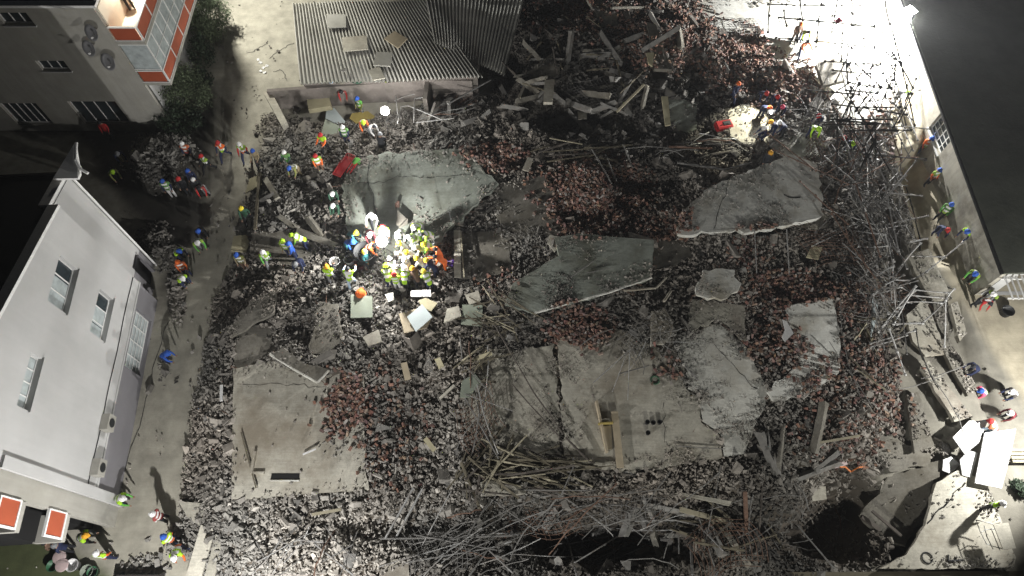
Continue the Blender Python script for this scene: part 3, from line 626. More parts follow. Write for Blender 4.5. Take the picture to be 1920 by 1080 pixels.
# brackets helpers for buckets
def bucket(u, v, r, h_, mk, lab, lid=None, dz=0, tilt=(0, 0)):
    p = G(u, v); e = empty('bucket', (p.x, p.y, p.z+dz), lab, 'bucket', 'buckets used by the workers'); e.rotation_euler = (*tilt, 0)
    MB().lathe([(0, .005), (r*.8, .005), (r, h_), (r*1.06, h_), (r*1.06, h_-.02), (r*.97, h_-.03), (r*.78, .03), (0, .03)], 18).build('shell', M[mk], e, True)
    pts = [Vector((r*1.05*math.cos(a), r*.35+.02, h_-.02+r*.5*math.sin(a))) for a in np.linspace(0, math.pi, 8)]
    MB().path(pts, .006, 4).build('handle', M['steel'], e)
    if lid: MB().lathe([(0, h_+.02), (r*1.02, h_+.02), (r*1.09, h_+.012), (r*1.09, h_-.02)], 18).build('lid', M[lid], e, True)
    return e
bucket(664,466, .3,.4,'black','black rubber bucket leftmost behind the dark bin', tilt=(.3,-.4))
bucket(673,478, .3,.4,'black','black rubber bucket tilted against the big dark bin', tilt=(.5,.2))
bucket(660,484, .28,.38,'black','grey rimmed black bucket below the tilted one')
bucket(630,496, .26,.36,'white','white bucket left of the lime jacketed worker')
bucket(657,492, .26,.36,'white','white bucket right behind the lime jacketed worker')
bucket(676,500, .28,.38,'maroon','maroon bucket between white bucket and dark bin')
p = G(690,487); e = empty('rubbish_bin', p, 'big dark grey round bin beside the lit crowd', 'bin')
MB().lathe([(0,.01),(.42,.01),(.55,.9),(.6,.9),(.6,.85),(.53,.85),(.4,.05),(0,.05)], 22).build('bin_shell', M['black'], e, True)
MB().tube((.6,0,.75),(.68,0,.75),.04).tube((-.6,0,.75),(-.68,0,.75),.04).build('handle', M['black'], e)
bucket(120,1046,.26,.36,'white','pinkish lidded bucket topmost of the bottom left cluster','pinkish')
bucket(125,1061,.26,.36,'white','pinkish lidded bucket lowest of the bottom left cluster','pinkish')
bucket(143,1061,.26,.36,'white','open white bucket right of the two pinkish lidded ones')
bucket(106,1062,.24,.34,'greenb','dark green bucket left of the pinkish lidded ones')
bucket(170,1072,.26,.36,'boardg','pale green bucket at the bottom edge near the digger bucket')
bucket(180,1073,.22,.32,'greenb','dark green bucket touching the pale green one')
bucket(1882,588,.3,.4,'black','black bucket on the right lane below the pergola')

# ------------------------------------------------------------------ rods, planks, tubes
def wavy(seed, k):
    r = random.Random(seed); b = MB(); n = 7; pts = []
    ox = oy = 0; dx = r.gauss(0, .03*k); dy = r.gauss(0, .03*k)
    for i in range(n+1):
        t = i/n; pts.append(Vector((dx*4*t*(1-t)+r.gauss(0, .004*k), dy*4*t*(1-t)+r.gauss(0, .004*k), t-.5)))
    return pts
def rodmesh(seed, k, ratio, mk, square=False):
    pts = wavy(seed, k); b = MB()
    for a, c in zip(pts, pts[1:]):
        if square: b.bar(a, c, ratio*2, ratio*1.0)
        else: b.tube(a, c, ratio, 6)
    return b.mesh('steel_rod', M[mk])
rodv = [rodmesh(i, (0, 1, 2, 3)[i % 4], .010, ('rod','steel','rod','rust' if i < 8 else 'rod')[i % 4]) for i in range(16)]
plkv = [rodmesh(50+i, .15, .03, ('wood','wood','woodp','wooddk','wood')[i % 5], True) for i in range(10)]
def stick(name, me, a, b, sr, lab, cat, grp):
    o = link(name, me); d = b-a; L = d.length; o.location = (a+b)/2
    o.rotation_euler = d.to_track_quat('Z', 'Y').to_euler(); o.scale = (sr, sr, L); return tag(o, lab, cat, grp)
def desc(d, L):
    a = math.degrees(math.atan2(d.y, d.x)) % 180
    o_ = 'level' if a < 15 or a > 165 else 'upright' if 75 < a < 105 else 'right leaning' if a < 45 else 'steep right leaning' if a < 90 else 'steep left leaning' if a < 135 else 'left leaning'
    return ('short' if L < 1.6 else 'medium' if L < 2.5 else 'long' if L < 3.4 else 'longest')+' '+o_
def rods(n, cu, cv, ru, rv, l0, l1, ang, spread, lift, place, kind='rod', rad=.028, tilt=.12):
    for i in range(n):
        th = random.uniform(0, 6.28); q = math.sqrt(random.random()); u = cu+ru*q*math.cos(th); v = cv+rv*q*math.sin(th)
        p = G(u, v); L = random.uniform(l0, l1); a = R(random.gauss(ang, spread)) if spread < 90 else random.uniform(0, math.pi)
        d = Vector((math.cos(a), math.sin(a), random.gauss(0, tilt)))*L/2
        c = p+Vector((0, 0, lift*random.random()+.12+abs(d.z)*.6))
        if kind == 'rod':
            me = random.choice(rodv); stick('steel_rod', me, c-d, c+d, rad/.010*random.uniform(.6, 1.15), f'{desc(d, L)} {"rusty" if me.materials[0] == M["rust"] else "bright" if me.materials[0] == M["steel"] else "grey"} steel rod {place}', 'steel rod', 'bent rods in the wreckage')
        else:
            me = random.choice(plkv); stick('timber_plank', me, c-d, c+d, rad/.03*random.uniform(.7, 1.3), f'{desc(d, L)} {"pale" if me.materials[0] == M["woodp"] else "dark" if me.materials[0] == M["wooddk"] else "brown"} plank {place}', 'plank', 'timber planks in the wreckage')
rods(48, 1080, 985, 230, 70, 1.5, 4.5, 18, 25, .8, 'in the black tangle at the bottom edge')
rods(28, 1230, 1010, 200, 55, 1.5, 4, 0, 99, .9, 'above the black hollow at the bottom')
rods(16, 900, 1030, 120, 40, 2, 4.5, 25, 30, .6, 'in the fan of rods at the bottom')
rods(10, 600, 1040, 110, 30, 1, 2.6, 45, 50, .3, 'on pale rubble at the bottom left')
rods(50, 1620, 380, 70, 130, 1.5, 4.5, 110, 45, 1.0, 'in the rod tangle beside the right lane', rad=.026)
rods(18, 1560, 240, 60, 60, 1.5, 4, 70, 40, 1.0, 'beside the lime jacketed worker', rad=.024)
rods(26, 1640, 470, 50, 120, 1.5, 4, 115, 40, .9, 'left of the upper scaffold section', rad=.02)
rods(16, 1560, 330, 70, 60, 1.5, 4, 20, 60, .9, 'over the top of the bright cracked slab', rad=.018)
rods(14, 1300, 285, 90, 18, 1.5, 4, 5, 22, .5, 'above the large brick heap', rad=.03)
rods(16, 830, 200, 70, 35, 1, 3, 30, 35, .6, 'right of the small work light', rad=.026)
rods(10, 1500, 985, 80, 60, 1.2, 3.2, 120, 40, .5, 'left of the black pit')
rods(12, 880, 760, 40, 90, 1.5, 4, 110, 30, .5, 'along the left side of the dusty grey slab')
rods(9, 1190, 640, 80, 60, 1, 2.6, 40, 50, .3, 'at the upper border of the central slab')
rods(60, 1000, 885, 95, 35, 1.0, 3.2, 172, 14, .3, 'stacked flat below the dusty grey slab', 'plank', .038, .03)
rods(22, 905, 880, 45, 50, 1, 3, 60, 40, .4, 'left of the plank stack', 'plank', .045, .08)
rods(26, 935, 595, 60, 35, 1, 3, 150, 35, .4, 'at the left tip of the middle slab', 'plank', .035, .08)
rods(12, 900, 690, 30, 40, .8, 2, 50, 40, .4, 'above the dusty grey slab', 'plank', .05, .08)
rods(14, 1100, 290, 90, 22, 1, 3.5, 10, 20, .4, 'above the large brick heap', 'plank', .05, .08)
rods(16, 1080, 130, 120, 80, 1, 2.6, 60, 60, .6, 'in the dark debris at the top', 'plank', .05, .2)
rods(14, 1640, 640, 40, 130, 1, 2.5, 110, 40, .4, 'left of the scaffold frames', 'plank', .05, .08)
rods(16, 1330, 990, 120, 40, 1, 3, 160, 40, .6, 'in the black tangle at the bottom edge', 'plank', .05, .1)
def prod(name, pts, dz, rad, mk, lab, cat='steel rod', grp='long single rods and cables'):
    q = [];
    for i, (u, v) in enumerate(pts):
        d = dz[i] if isinstance(dz, (list, tuple)) else dz; g_ = G(u, v, d); q.append(P(u, v, g_.z+d))
    return tag(MB().path(q, rad, 6).build(name, M[mk]), lab, cat, grp)
LR = [
 ([(480,1055),(557,1012),(607,1017)], .4, .03, 'steel', 'long pale rod bent over the pale rubble at bottom left'),
 ([(590,1020),(662,1078)], .5, .035, 'steel', 'straight pale rod running down to the bottom edge left of the sheet'),
 ([(550,1017),(512,1074)], .4, .025, 'steel', 'short pale rod slanting left at the bottom'),
 ([(775,915),(722,1010)], .6, .05, 'steel', 'left one of two parallel tubes below the rubble heap'),
 ([(792,917),(740,1012)], .6, .05, 'steel', 'right one of two parallel tubes below the rubble heap'),
 ([(845,922),(792,1022)], .6, .025, 'steel', 'single thin rod right of the two parallel tubes'),
 ([(712,1010),(850,1008),(960,1004)], .6, .04, 'rod', 'long level tube across the bottom rubble'),
 ([(865,867),(900,955)], .5, .07, 'wood', 'brown pole leaning left of the plank stack'),
 ([(760,1055),(915,1028),(960,1015)], .8, .03, 'steel', 'long rod converging on the knot of rods at the bottom'),
 ([(915,1030),(880,1080)], 1., .03, 'steel', 'rod fanning down left from the knot at the bottom'),
 ([(915,1030),(962,1075)], 1., .03, 'steel', 'rod fanning down right from the knot at the bottom'),
 ([(1045,972),(1067,1020),(1082,1082)], .8, .04, 'steel', 'kinked bright tube reaching the bottom edge'),
 ([(1067,1020),(1142,1005)], .8, .03, 'steel', 'short branch from the kinked bright tube'),
 ([(1135,970),(1145,1030)], .9, .03, 'rod', 'upright rod left of the bottom hollow'),
 ([(1077,1055),(1177,995),(1272,994)], 1., .03, 'steel', 'bent rod framing the bottom hollow on the left'),
 ([(1272,994),(1273,1038)], 1., .03, 'steel', 'short upright rod over the bottom hollow'),
 ([(1160,978),(1265,975),(1310,985),(1355,1032)], 1., .03, 'steel', 'curved rod arching right over the bottom hollow'),
 ([(1295,1015),(1298,1078)], .8, .06, 'rod', 'thick post right of the bottom hollow'),
 ([(1495,985),(1565,1067)], .7, .04, 'steel', 'straight tube descending left of the pit'),
 ([(1110,280),(1147,344)], .6, .04, 'rod', 'left pole standing in the large brick heap'),
 ([(1135,290),(1156,340)], .6, .04, 'rod', 'right pole standing in the large brick heap'),
 ([(1168,270),(1186,314)], .6, .03, 'rod', 'thin pole above the large brick heap'),
 ([(1475,430),(1480,512)], .8, .03, 'steel', 'straight vertical rod below the bright slab'),
 ([(1415,432),(1419,512)], .8, .025, 'steel', 'thin vertical rod left of its twin below the bright slab'),
 ([(1070,520),(1112,490)], .1, .03, 'rod', 'short dark rod on the middle slab'),
 ([(1098,512),(1150,502)], .1, .02, 'rod', 'thin dark wire on the middle slab'),
 ([(928,610),(1000,735),(1055,812)], .5, .035, 'wooddk', 'long dark pole crossing the dusty grey slab'),
 ([(960,720),(990,755),(1050,820)], .4, .03, 'wooddk', 'second dark pole crossing the dusty grey slab'),
 ([(1183,654),(1112,718)], .5, .025, 'steel', 'leftmost of three rods fanning over the central slab'),
 ([(1176,660),(1148,735)], .5, .02, 'steel', 'middle of three rods fanning over the central slab'),
 ([(1181,655),(1177,750)], .5, .02, 'steel', 'rightmost of three rods fanning over the central slab'),
 ([(1060,820),(1120,880)], .4, .05, 'wooddk', 'dark pole at the lower border of the central slab'),
 ([(985,860),(1050,835)], .3, .03, 'wood', 'brown rod from the dusty grey slab to the central slab'),
 ([(1267,836),(1360,842)], .08, .02, 'rod', 'thin wire lying on the lower central slab'),
 ([(1272,673),(1308,712)], .12, .04, 'rod', 'short crossed dark rod on the right of the central slab'),
 ([(1170,545),(1230,540),(1250,520)], .4, .06, 'slab_pale', 'pale tube under the broken edge of the middle slab'),
 ([(1245,565),(1258,545)], .4, .07, 'slab_pale', 'short pale tube above the leaf shaped fragment'),
 ([(840,195),(875,175),(920,150)], 1.1, .05, 'steel', 'long bright tube leaning on the broken wall'),
 ([(745,232),(752,200),(765,198),(830,225)], .9, .03, 'steel', 'bent bright tube right beside the small work light'),
 ([(742,180),(746,215)], 1.0, .03, 'steel', 'upright rod right behind the small work light'),
 ([(776,230),(777,185),(800,182)], 1.0, .03, 'steel', 'bent upright tube near the small work light'),
 ([(810,412),(842,396),(846,415)], .3, .02, 'steel', 'bent white wire on the slab right of the crowd'),
 ([(780,230),(850,222),(925,150)], .6, .03, 'steel', 'long rod running from the work light to the roof end'),
 ([(1290,305),(1330,290),(1370,283)], .5, .06, 'slab_grey', 'pale bent pole above the bright cracked slab'),
 ([(1270,305),(1360,318),(1410,305)], .4, .07, 'rod', 'dull pipe bent above the bright cracked slab'),
 ([(1255,275),(1335,278)], .5, .07, 'rust', 'reddish pipe above the bright cracked slab'),
]
for pts, dz, r_, mk, lab in LR: prod('steel_rod' if mk not in ('wood','wooddk') else 'timber_pole', pts, dz, r_, mk, lab, 'steel rod' if mk not in ('wood','wooddk') else 'pole')
CB = [([(1715,612),(1725,660),(1750,710),(1775,745),(1798,785),(1806,812)], 1.6, 'black cable hanging from the scaffold over the long pale panel'),
      ([(1718,615),(1722,650),(1745,705),(1760,730)], 1.8, 'second cable beside the long hanging one'),
      ([(1727,710),(1765,702),(1790,693),(1812,684)], 1.2, 'pale cable led towards the kneeling worker in navy'),
      ([(1685,730),(1712,725),(1750,712),(1770,705)], 1.2, 'pale cable running left from the long panel'),
      ([(1555,640),(1580,680),(1605,715),(1640,770)], .25, 'grey hose along the right border of the bricks'),
      ([(1576,560),(1578,620),(1590,680),(1612,740)], .25, 'second grey hose along the right border of the bricks')]
for pts, dz, lab in CB: prod('cable', pts, dz, .022, 'rod' if 'grey' in lab or 'pale' in lab else 'black', lab, 'cable')

def scaffold(segs, dz, rad, lab, mk='steel', name='collapsed_scaffold', coup=True, absz=None):
    u0 = sum(s[0]+s[2] for s in segs)/2/len(segs); v0 = sum(s[1]+s[3] for s in segs)/2/len(segs); c = G(u0, v0)
    e = empty(name, c, lab, 'scaffold' if coup or 'tubes' in lab else 'cage', 'fallen scaffold sections')
    for s in segs:
        z1 = s[4] if len(s) > 4 else dz; z2 = s[5] if len(s) > 5 else dz
        za = (absz if absz is not None else c.z); a = P(s[0], s[1], za+z1)-c; b = P(s[2], s[3], za+z2)-c
        rr = rad*random.uniform(.85, 1.15)
        mid = (a+b)/2+Vector((random.gauss(0, .03), random.gauss(0, .03), random.gauss(0, .03)))
        tb = MB().path([a, mid, b], rr, 8)
        if coup:
            n = max(1, int((b-a).length/1.1))
            for i in range(n+1):
                p_ = a.lerp(b, i/n); d_ = (b-a).normalized()*.05; tb.tube(p_-d_, p_+d_, rad*1.9, 6)
        tb.build('tube', M[mk], e)
    return e
scaffold([(1726,456,1685,504,2.4,1.4),(1738,447,1702,455,2.4,1.8),(1805,455,1738,509,2.6,2.0),(1738,509,1704,526,2.0,1.6),(1710,480,1771,482),(1650,440,1624,514,2.2,.5),(1660,440,1675,498,2.4,1.8),
 (1665,492,1672,566,2,1),(1674,500,1679,578,2,.8),(1672,500,1614,536,2,.4),(1694,516,1638,552,1.8,1.2),(1704,526,1675,524,1.6,1.6),(1610,462,1663,461,1.4,1.4),(1655,440,1580,430,2.2,.8),(1660,350,1685,470,2.4,2),(1645,300,1632,360,2.2,.8)], 1.9, .035,
 'upper collapsed scaffold section of leaning pale tubes beside the right lane')
scaffold([(1717,537,1655,612,2.4,.6),(1717,537,1676,608,2.4,1.2),(1713,543,1779,549),(1705,553,1767,558),(1702,566,1764,568),(1789,542,1775,560,2.2,1.8),(1775,561,1730,605,1.8,1.6),(1682,608,1730,605,1.4,1.6),(1773,564,1771,650,1.8,.2),
 (1638,552,1646,622,1.2,.3),(1647,622,1715,545,.3,2.2),(1667,617,1697,702,1.4,.3),(1675,607,1730,606,1.4,1.6),(1632,644,1715,620,.6,1.4),(1632,650,1700,628,.5,1.3),(1654,553,1666,588),(1638,552,1690,538,1.2,1.8)], 1.8, .035,
 'lower collapsed scaffold frame with three level rungs beside the right lane')
top = []
for (a, b, c2, d) in [(1460,33,1640,50),(1440,8,1682,12),(1455,71,1640,88),(1547,115,1690,123),(1590,155,1672,167),(1600,48,1640,50),(1560,195,1700,215),
   (1597,0,1597,48),(1580,62,1577,115),(1670,45,1700,165),(1662,98,1690,118),(1625,162,1652,208),(1655,138,1605,208),(1672,150,1648,208),(1660,0,1668,45),(1620,72,1620,120),(1640,48,1640,90),(1500,0,1505,38),(1470,20,1475,48),(1540,8,1532,75),
   (1700,160,1715,235),(1690,122,1610,212),(1605,120,1650,162),(1610,160,1640,120),(1650,118,1668,165),(1680,120,1672,165),(1570,0,1560,60),(1445,0,1440,60),(1640,90,1630,160),(1590,88,1590,155),(1535,35,1530,88),(1500,35,1495,78),(1560,30,1640,22),(1655,60,1668,45)]:
    top.append((a, b, c2, d))
for k in range(26):
    u = random.uniform(1560, 1700); v = random.uniform(100, 300); a = random.choice((0, 5, 60, 115, 90)); L = random.uniform(25, 60); top.append((u-L*math.cos(R(a)), v-L*math.sin(R(a)), u+L*math.cos(R(a)), v+L*math.sin(R(a))))
scaffold(top, 2.9, .038, 'wide grid of fallen dark scaffold tubes over the glaring white yard', 'tubed', 'collapsed_scaffold', True, 0.2)
scaffold([(1492,80,1465,128,2.2,.4),(1527,85,1507,132,2.2,.4),(1543,85,1532,140,2.2,.4),(1560,130,1480,270,2.4,.8),(1585,140,1600,185,1.8,1),(1578,135,1590,185,1.8,1),(1520,250,1540,175,1.2,2.2),(1600,170,1580,240,2.,.8)], 2, .03,
 'bright leaning scaffold tubes beside the lime jacket worker at the top right', 'steel', coup=False)
scaffold([(1552,180,1625,300),(1600,190,1560,310),(1640,200,1590,330),(1570,230,1680,262),(1545,265,1660,240),(1660,215,1690,300),(1620,330,1690,290),(1540,330,1600,300),(1500,340,1590,420),(1560,400,1640,520),(1600,330,1650,480),(1440,250,1530,320),(1450,280,1590,345)], 1.4, .03,
 'crossed dark scaffold tubes below the fallen grid', 'rust')
def leantubes(n, cu, cv, ru, rv, lab, mk, z=(.4, 2.6), L=(45, 130), ang=66, sd=14, rad=.03):
    sg = []
    for k in range(n):
        u = cu+random.uniform(-ru, ru); v = cv+random.uniform(-rv, rv); a = R(random.gauss(ang, sd) if random.random() < .72 else random.gauss(ang+80, 25)); l = random.uniform(*L)/2
        sg.append((u-l*math.cos(a), v-l*math.sin(a), u+l*math.cos(a), v+l*math.sin(a), random.uniform(*z), random.uniform(*z)))
    scaffold(sg, 1.5, rad, lab, mk)
leantubes(24, 1665, 260, 45, 90, 'long leaning scaffold tubes running down beside the upper right lane', 'rod')
leantubes(22, 1655, 420, 40, 80, 'long leaning scaffold tubes beside the middle of the right lane', 'rod')
leantubes(16, 1590, 330, 50, 80, 'dense leaning scaffold tubes above the rubble right of the bright slab', 'rod', ang=50, sd=30)
leantubes(14, 1660, 560, 40, 60, 'thin leaning scaffold tubes behind the lower scaffold frame', 'rod', ang=75, sd=20, rad=.022)
leantubes(12, 1620, 110, 60, 70, 'thin crossed scaffold tubes over the glaring white yard', 'tubed', ang=100, sd=40, z=(1.2, 3))
# cage frame at the yard corner
scaffold([(1830,975,1850,1020),(1845,985,1862,1030),(1858,990,1875,1032),(1830,975,1862,983),(1850,1020,1885,1030),(1840,998,1870,992)], .7, .02, 'wire cage frame beside the grey board at the yard corner', 'steel', 'wire_cage', False)

# broken beams in the dark heap and elsewhere
for k, (cu, cv, ru, rv, n_, plc) in enumerate([(1075,170,140,80,34,'in the dark heap at the top'),(1200,60,90,50,8,'near the top edge of the heap'),(860,215,60,35,6,'right of the small work light'),(1200,1000,200,50,18,'in the bottom tangle'),(560,400,60,80,5,'among workers left of the crowd'),(1480,850,80,60,6,'left of the pit')]):
    for i in range(n_):
        q = math.sqrt(random.random()); t = random.uniform(0, 6.28); p = G(cu+ru*q*math.cos(t), cv+rv*q*math.sin(t)); L = random.uniform(.9, 2.6); w_ = random.uniform(.14, .34)
        dv = Vector((math.cos(t*3.7), math.sin(t*3.7), random.gauss(0, .25))).normalized(); n2 = int(L/.3)+1; b = MB(); prev = None; ring_ = []
        X_ = dv.orthogonal().normalized(); Y_ = dv.cross(X_); vs = []
        for a in range(n2+1):
            c = dv*(L*(a/n2-.5))
            for (e1, e2) in ((-1,-1),(1,-1),(1,1),(-1,1)):
                r1 = .12 if 0 < a < n2 else .35; vs.append(c+X_*w_*.5*(e1+random.gauss(0, r1*.5))+Y_*w_*.5*(e2+random.gauss(0, r1*.5))+dv*random.gauss(0, .08 if a in (0, n2) else .01))
        fs = [(3,2,1,0), tuple(4*n2+i_ for i_ in range(4))]+[(4*a+i_, 4*a+(i_+1) % 4, 4*a+4+(i_+1) % 4, 4*a+4+i_) for a in range(n2) for i_ in range(4)]
        o = MB().add(vs, fs).build('concrete_beam', M[random.choice(('chunk','chunkd','slab_dark'))]); o.location = p+Vector((0, 0, .2+abs(dv.z)*L*.35))
        tag(o, f'{"short" if L < 1.4 else "mid length" if L < 2 else "long"} {"slim" if w_ < .22 else "thick"} {desc(dv, 9)[8:]} broken beam {plc}', 'beam', 'broken concrete beams in the rubble')
def rebar_mat(u, v, wx, wy, rz, lab, lift=.5, sp=.2, mk='rust'):
    p = G(u, v); sd = random.random()*90; b = MB()
    def H_(x, y): return lift*(.6+1.6*float(fbm(np.array([x*.5+sd]), np.array([y*.5]), 1, 3, 9)[0]))+.25*x*x/wx
    def pt(x, y): return Vector((x+.25*math.sin(y*1.7+sd), y+.22*math.sin(x*1.9+sd), H_(x, y)))
    for i in range(int(wx/sp)+1):
        if random.random() < .12: continue
        x = -wx/2+i*sp; y1 = wy/2*random.uniform(.7, 1.1); b.path([pt(x, y) for y in np.linspace(-y1, y1, 9)], .013, 4)
    for j in range(int(wy/sp)+1):
        if random.random() < .12: continue
        y = -wy/2+j*sp; x1 = wx/2*random.uniform(.7, 1.1); b.path([pt(x, y) for x in np.linspace(-x1, x1, 9)], .013, 4)
    o = b.build('rebar_mat', M[mk]); o.location = p; o.rotation_euler = (0, 0, rz); tag(o, lab, 'rebar mat', 'twisted rebar mats')
for a in [(1600,340,3.5,2.4,.6,'twisted rebar mat left of the upper right lane'),(1640,420,2.6,3.2,1.1,'twisted rebar mat above the upper scaffold section'),(1555,470,3,2,.2,'twisted rebar mat right of the cream board'),(1600,560,2.4,2.8,1.4,'twisted rebar mat beside the plastic sheet'),
          (1510,300,2.6,2,.4,'twisted rebar mat over the top of the bright slab'),(1630,280,3,2,.9,'twisted rebar mat under the fallen grid'),(1000,965,3.6,2,.1,'twisted rebar mat below the plank stack'),(1180,940,3.4,1.8,-.2,'twisted rebar mat below the central slab'),
          (1350,1030,3,2,.3,'twisted rebar mat right of the bottom hollow'),(820,1030,2.8,1.8,.2,'twisted rebar mat beside the parallel tubes'),(1200,650,2.2,1.4,.7,'small rebar mat at the top of the central slab'),(850,200,2.2,1.5,.3,'small rebar mat right of the small work light'),(900,790,2,2.4,.5,'twisted rebar mat at the left of the dusty grey slab'),
          (1120,180,3,2,.4,'twisted rebar mat across the dark heap at the top'),(1390,60,2.6,1.6,.2,'twisted rebar mat at the border of the white yard'),(1680,560,2,2.6,.3,'twisted rebar mat beneath the lower scaffold frame')]:
    rebar_mat(*a, mk=random.choice(('rust','rod','rod')))
for S in slabs:
    if S.th < .2 or S.z0 < .8 or 'kerb' in S.lab: continue
    n = len(S.poly); per = sum(np.hypot(*(S.poly[(i+1) % n]-S.poly[i])) for i in range(n))
    for k in range(int(per*.9)):
        i = random.randrange(n); p = S.poly[i]+(S.poly[(i+1) % n]-S.poly[i])*random.random(); dr = p-S.c; dr = dr/np.hypot(*dr); z = slabz(S, *p)-S.th*.45; L = random.uniform(.15, .55)
        a_ = Vector((p[0]-dr[0]*.05, p[1]-dr[1]*.05, z)); m_ = a_+Vector((dr[0], dr[1], random.uniform(-.1, .3)))*L*.6; e_ = m_+Vector((dr[0]+random.gauss(0, .7), dr[1]+random.gauss(0, .7), random.uniform(-.4, .8)))*L*.5
        MB().path([a_, m_, e_], .014, 4).build('rebar', M['rust'], S.o)
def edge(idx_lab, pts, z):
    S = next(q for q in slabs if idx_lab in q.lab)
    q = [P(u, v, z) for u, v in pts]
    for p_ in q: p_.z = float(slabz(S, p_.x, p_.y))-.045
    MB().path(q, .06, 6).build('broken_edge', M['slab_bright'], S.o)  # pale bar paints the light on the slab's side face
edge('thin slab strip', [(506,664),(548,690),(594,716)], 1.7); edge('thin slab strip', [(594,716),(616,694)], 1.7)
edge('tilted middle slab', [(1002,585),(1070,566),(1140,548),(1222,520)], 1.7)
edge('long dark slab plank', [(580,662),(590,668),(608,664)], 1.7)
def wire(pts, lab, mk='black', r_=.012):
    q = []
    pp = [G(u, v) for u, v in pts]
    for a, b in zip(pp, pp[1:]):
        for i in range(4): c = a.lerp(b, i/4); q.append(Vector((c.x+random.gauss(0, .05), c.y+random.gauss(0, .05), surf(c.x, c.y)+.03)))
    q.append(pp[-1]); tag(MB().path(q, r_, 5).build('cable', M[mk]), lab, 'cable', 'thin cables on the ground')
wire([(462,100),(480,95),(497,84),(502,76)], 'thin curved cable on the upper lane left of the shed')
wire([(506,110),(520,98),(535,88),(552,80)], 'longer thin cable running to the shed on the upper lane')
wire([(513,135),(525,131),(535,140),(538,152)], 'short looped cable on the upper lane beside the shed corner')
wire([(725,215),(700,262),(690,330),(705,400),(716,450)], 'black power cable running from the small work light to the crowd lamp', r_=.018)
wire([(1446,215),(1490,235),(1550,262),(1640,280),(1692,330)], 'black power cable running from the firefighter group to the right lane', r_=.018)
wire([(1700,350),(1722,450),(1760,520),(1790,560)], 'black hose lying along the right lane', r_=.03)
wire([(1780,300),(1790,360),(1815,420),(1838,480)], 'thin black cable along the stained wall', r_=.015)
wire([(205,930),(232,880),(262,800),(290,690),(318,600)], 'thin cable along the white house base')
for i, (u, v) in enumerate([(488,118),(494,128),(490,134),(497,136),(484,112),(500,124)]):
    p = G(u, v); o = MB().add([(-.12,-.05,0),(.1,-.08,.02),(.14,.06,0),(-.03,.1,.05)], [(0,1,2),(0,2,3)]).build('paper_scrap', M['white']); o.location = p+Vector((0,0,.02)); o.rotation_euler = (0,0,i*1.3)
    tag(o, 'crumpled white scrap among litter on the upper lane', 'litter', 'white litter on the upper lane')
# ------------------------------------------------------------------ houses
def wallquad(b, o, d, n, s0, s1, z0, z1, off, th, m=0):
    """box on a wall plane: o origin, d along, n outward; from s0..s1, z0..z1, its outer face at off, thickness th"""
    p = lambda s, z, t: o+d*s+n*t+Vector((0, 0, z))
    vs = [p(s0, z0, off-th), p(s1, z0, off-th), p(s1, z1, off-th), p(s0, z1, off-th), p(s0, z0, off), p(s1, z0, off), p(s1, z1, off), p(s0, z1, off)]
    b.add(vs, [(3,2,1,0),(4,5,6,7),(0,1,5,4),(1,2,6,5),(2,3,7,6),(3,0,4,7)], m)
def holed_wall(b, o, d, n, s0, s1, zt, holes, th=.25, off=0, z0=0):
    """wall with window openings, cut as a grid of boxes; zt(s) gives its top"""
    ss = sorted(set([s0, s1]+[h[0] for h in holes]+[h[1] for h in holes])); 
    zs = sorted(set([z0]+[h[2] for h in holes]+[h[3] for h in holes]))
    for a, c in zip(ss, ss[1:]):
        zc = [z for z in zs]+[None]
        for k in range(len(zs)):
            lo = zs[k]; hi = zs[k+1] if k+1 < len(zs) else None
            mid = (a+c)/2
            if hi is not None and any(h[0] <= mid <= h[1] and h[2] <= (lo+hi)/2 <= h[3] for h in holes): continue
            p = lambda s, z, t: o+d*s+n*t+Vector((0, 0, z))
            ta, tb = (hi, hi) if hi is not None else (zt(a), zt(c))
            vs = [p(a, lo, off-th), p(c, lo, off-th), p(c, tb, off-th), p(a, ta, off-th), p(a, lo, off), p(c, lo, off), p(c, tb, off), p(a, ta, off)]
            b.add(vs, [(3,2,1,0),(4,5,6,7),(0,1,5,4),(1,2,6,5),(2,3,7,6),(3,0,4,7)])
def window(root, o, d, n, s0, s1, z0, z1, nm, off=0, sill=True, horiz=0, fill='glass', curtain=None, fr=.05, deep=.2):
    b = MB(); q = off-deep
    for a, c in ((s0, s0+fr), (s1-fr, s1)): wallquad(b, o, d, n, a, c, z0, z1, q+.05, .05)
    wallquad(b, o, d, n, s0+fr, s1-fr, z1-fr, z1, q+.05, .05); wallquad(b, o, d, n, s0+fr, s1-fr, z0, z0+fr, q+.05, .05)
    for i in range(1, nm): sm = s0+(s1-s0)*i/nm; wallquad(b, o, d, n, sm-fr*.4, sm+fr*.4, z0+fr, z1-fr, q+.047, .04)
    for i in range(horiz): zm = z0+(z1-z0)*(i+1)/(horiz+1); wallquad(b, o, d, n, s0+fr, s1-fr, zm-.012, zm+.012, q+.06, .02)
    f = b.build('window', M['frame'], root)
    g = MB(); wallquad(g, o, d, n, s0+.01, s1-.01, z0+.01, z1-.01, q+.01, .02); g.build('pane', M[fill], f)
    if curtain:
        g = MB()
        for a, c in curtain: wallquad(g, o, d, n, s0+(s1-s0)*a, s0+(s1-s0)*c, z0+.05, z1-.05, q+.022, .008)
        g.build('curtain', M['curtain'], f)
    if sill:
        g = MB(); wallquad(g, o, d, n, s0-.06, s1+.06, z0-.07, z0-.005, off+.09, .22); g.build('sill', M['wall_white'], f)
    return f
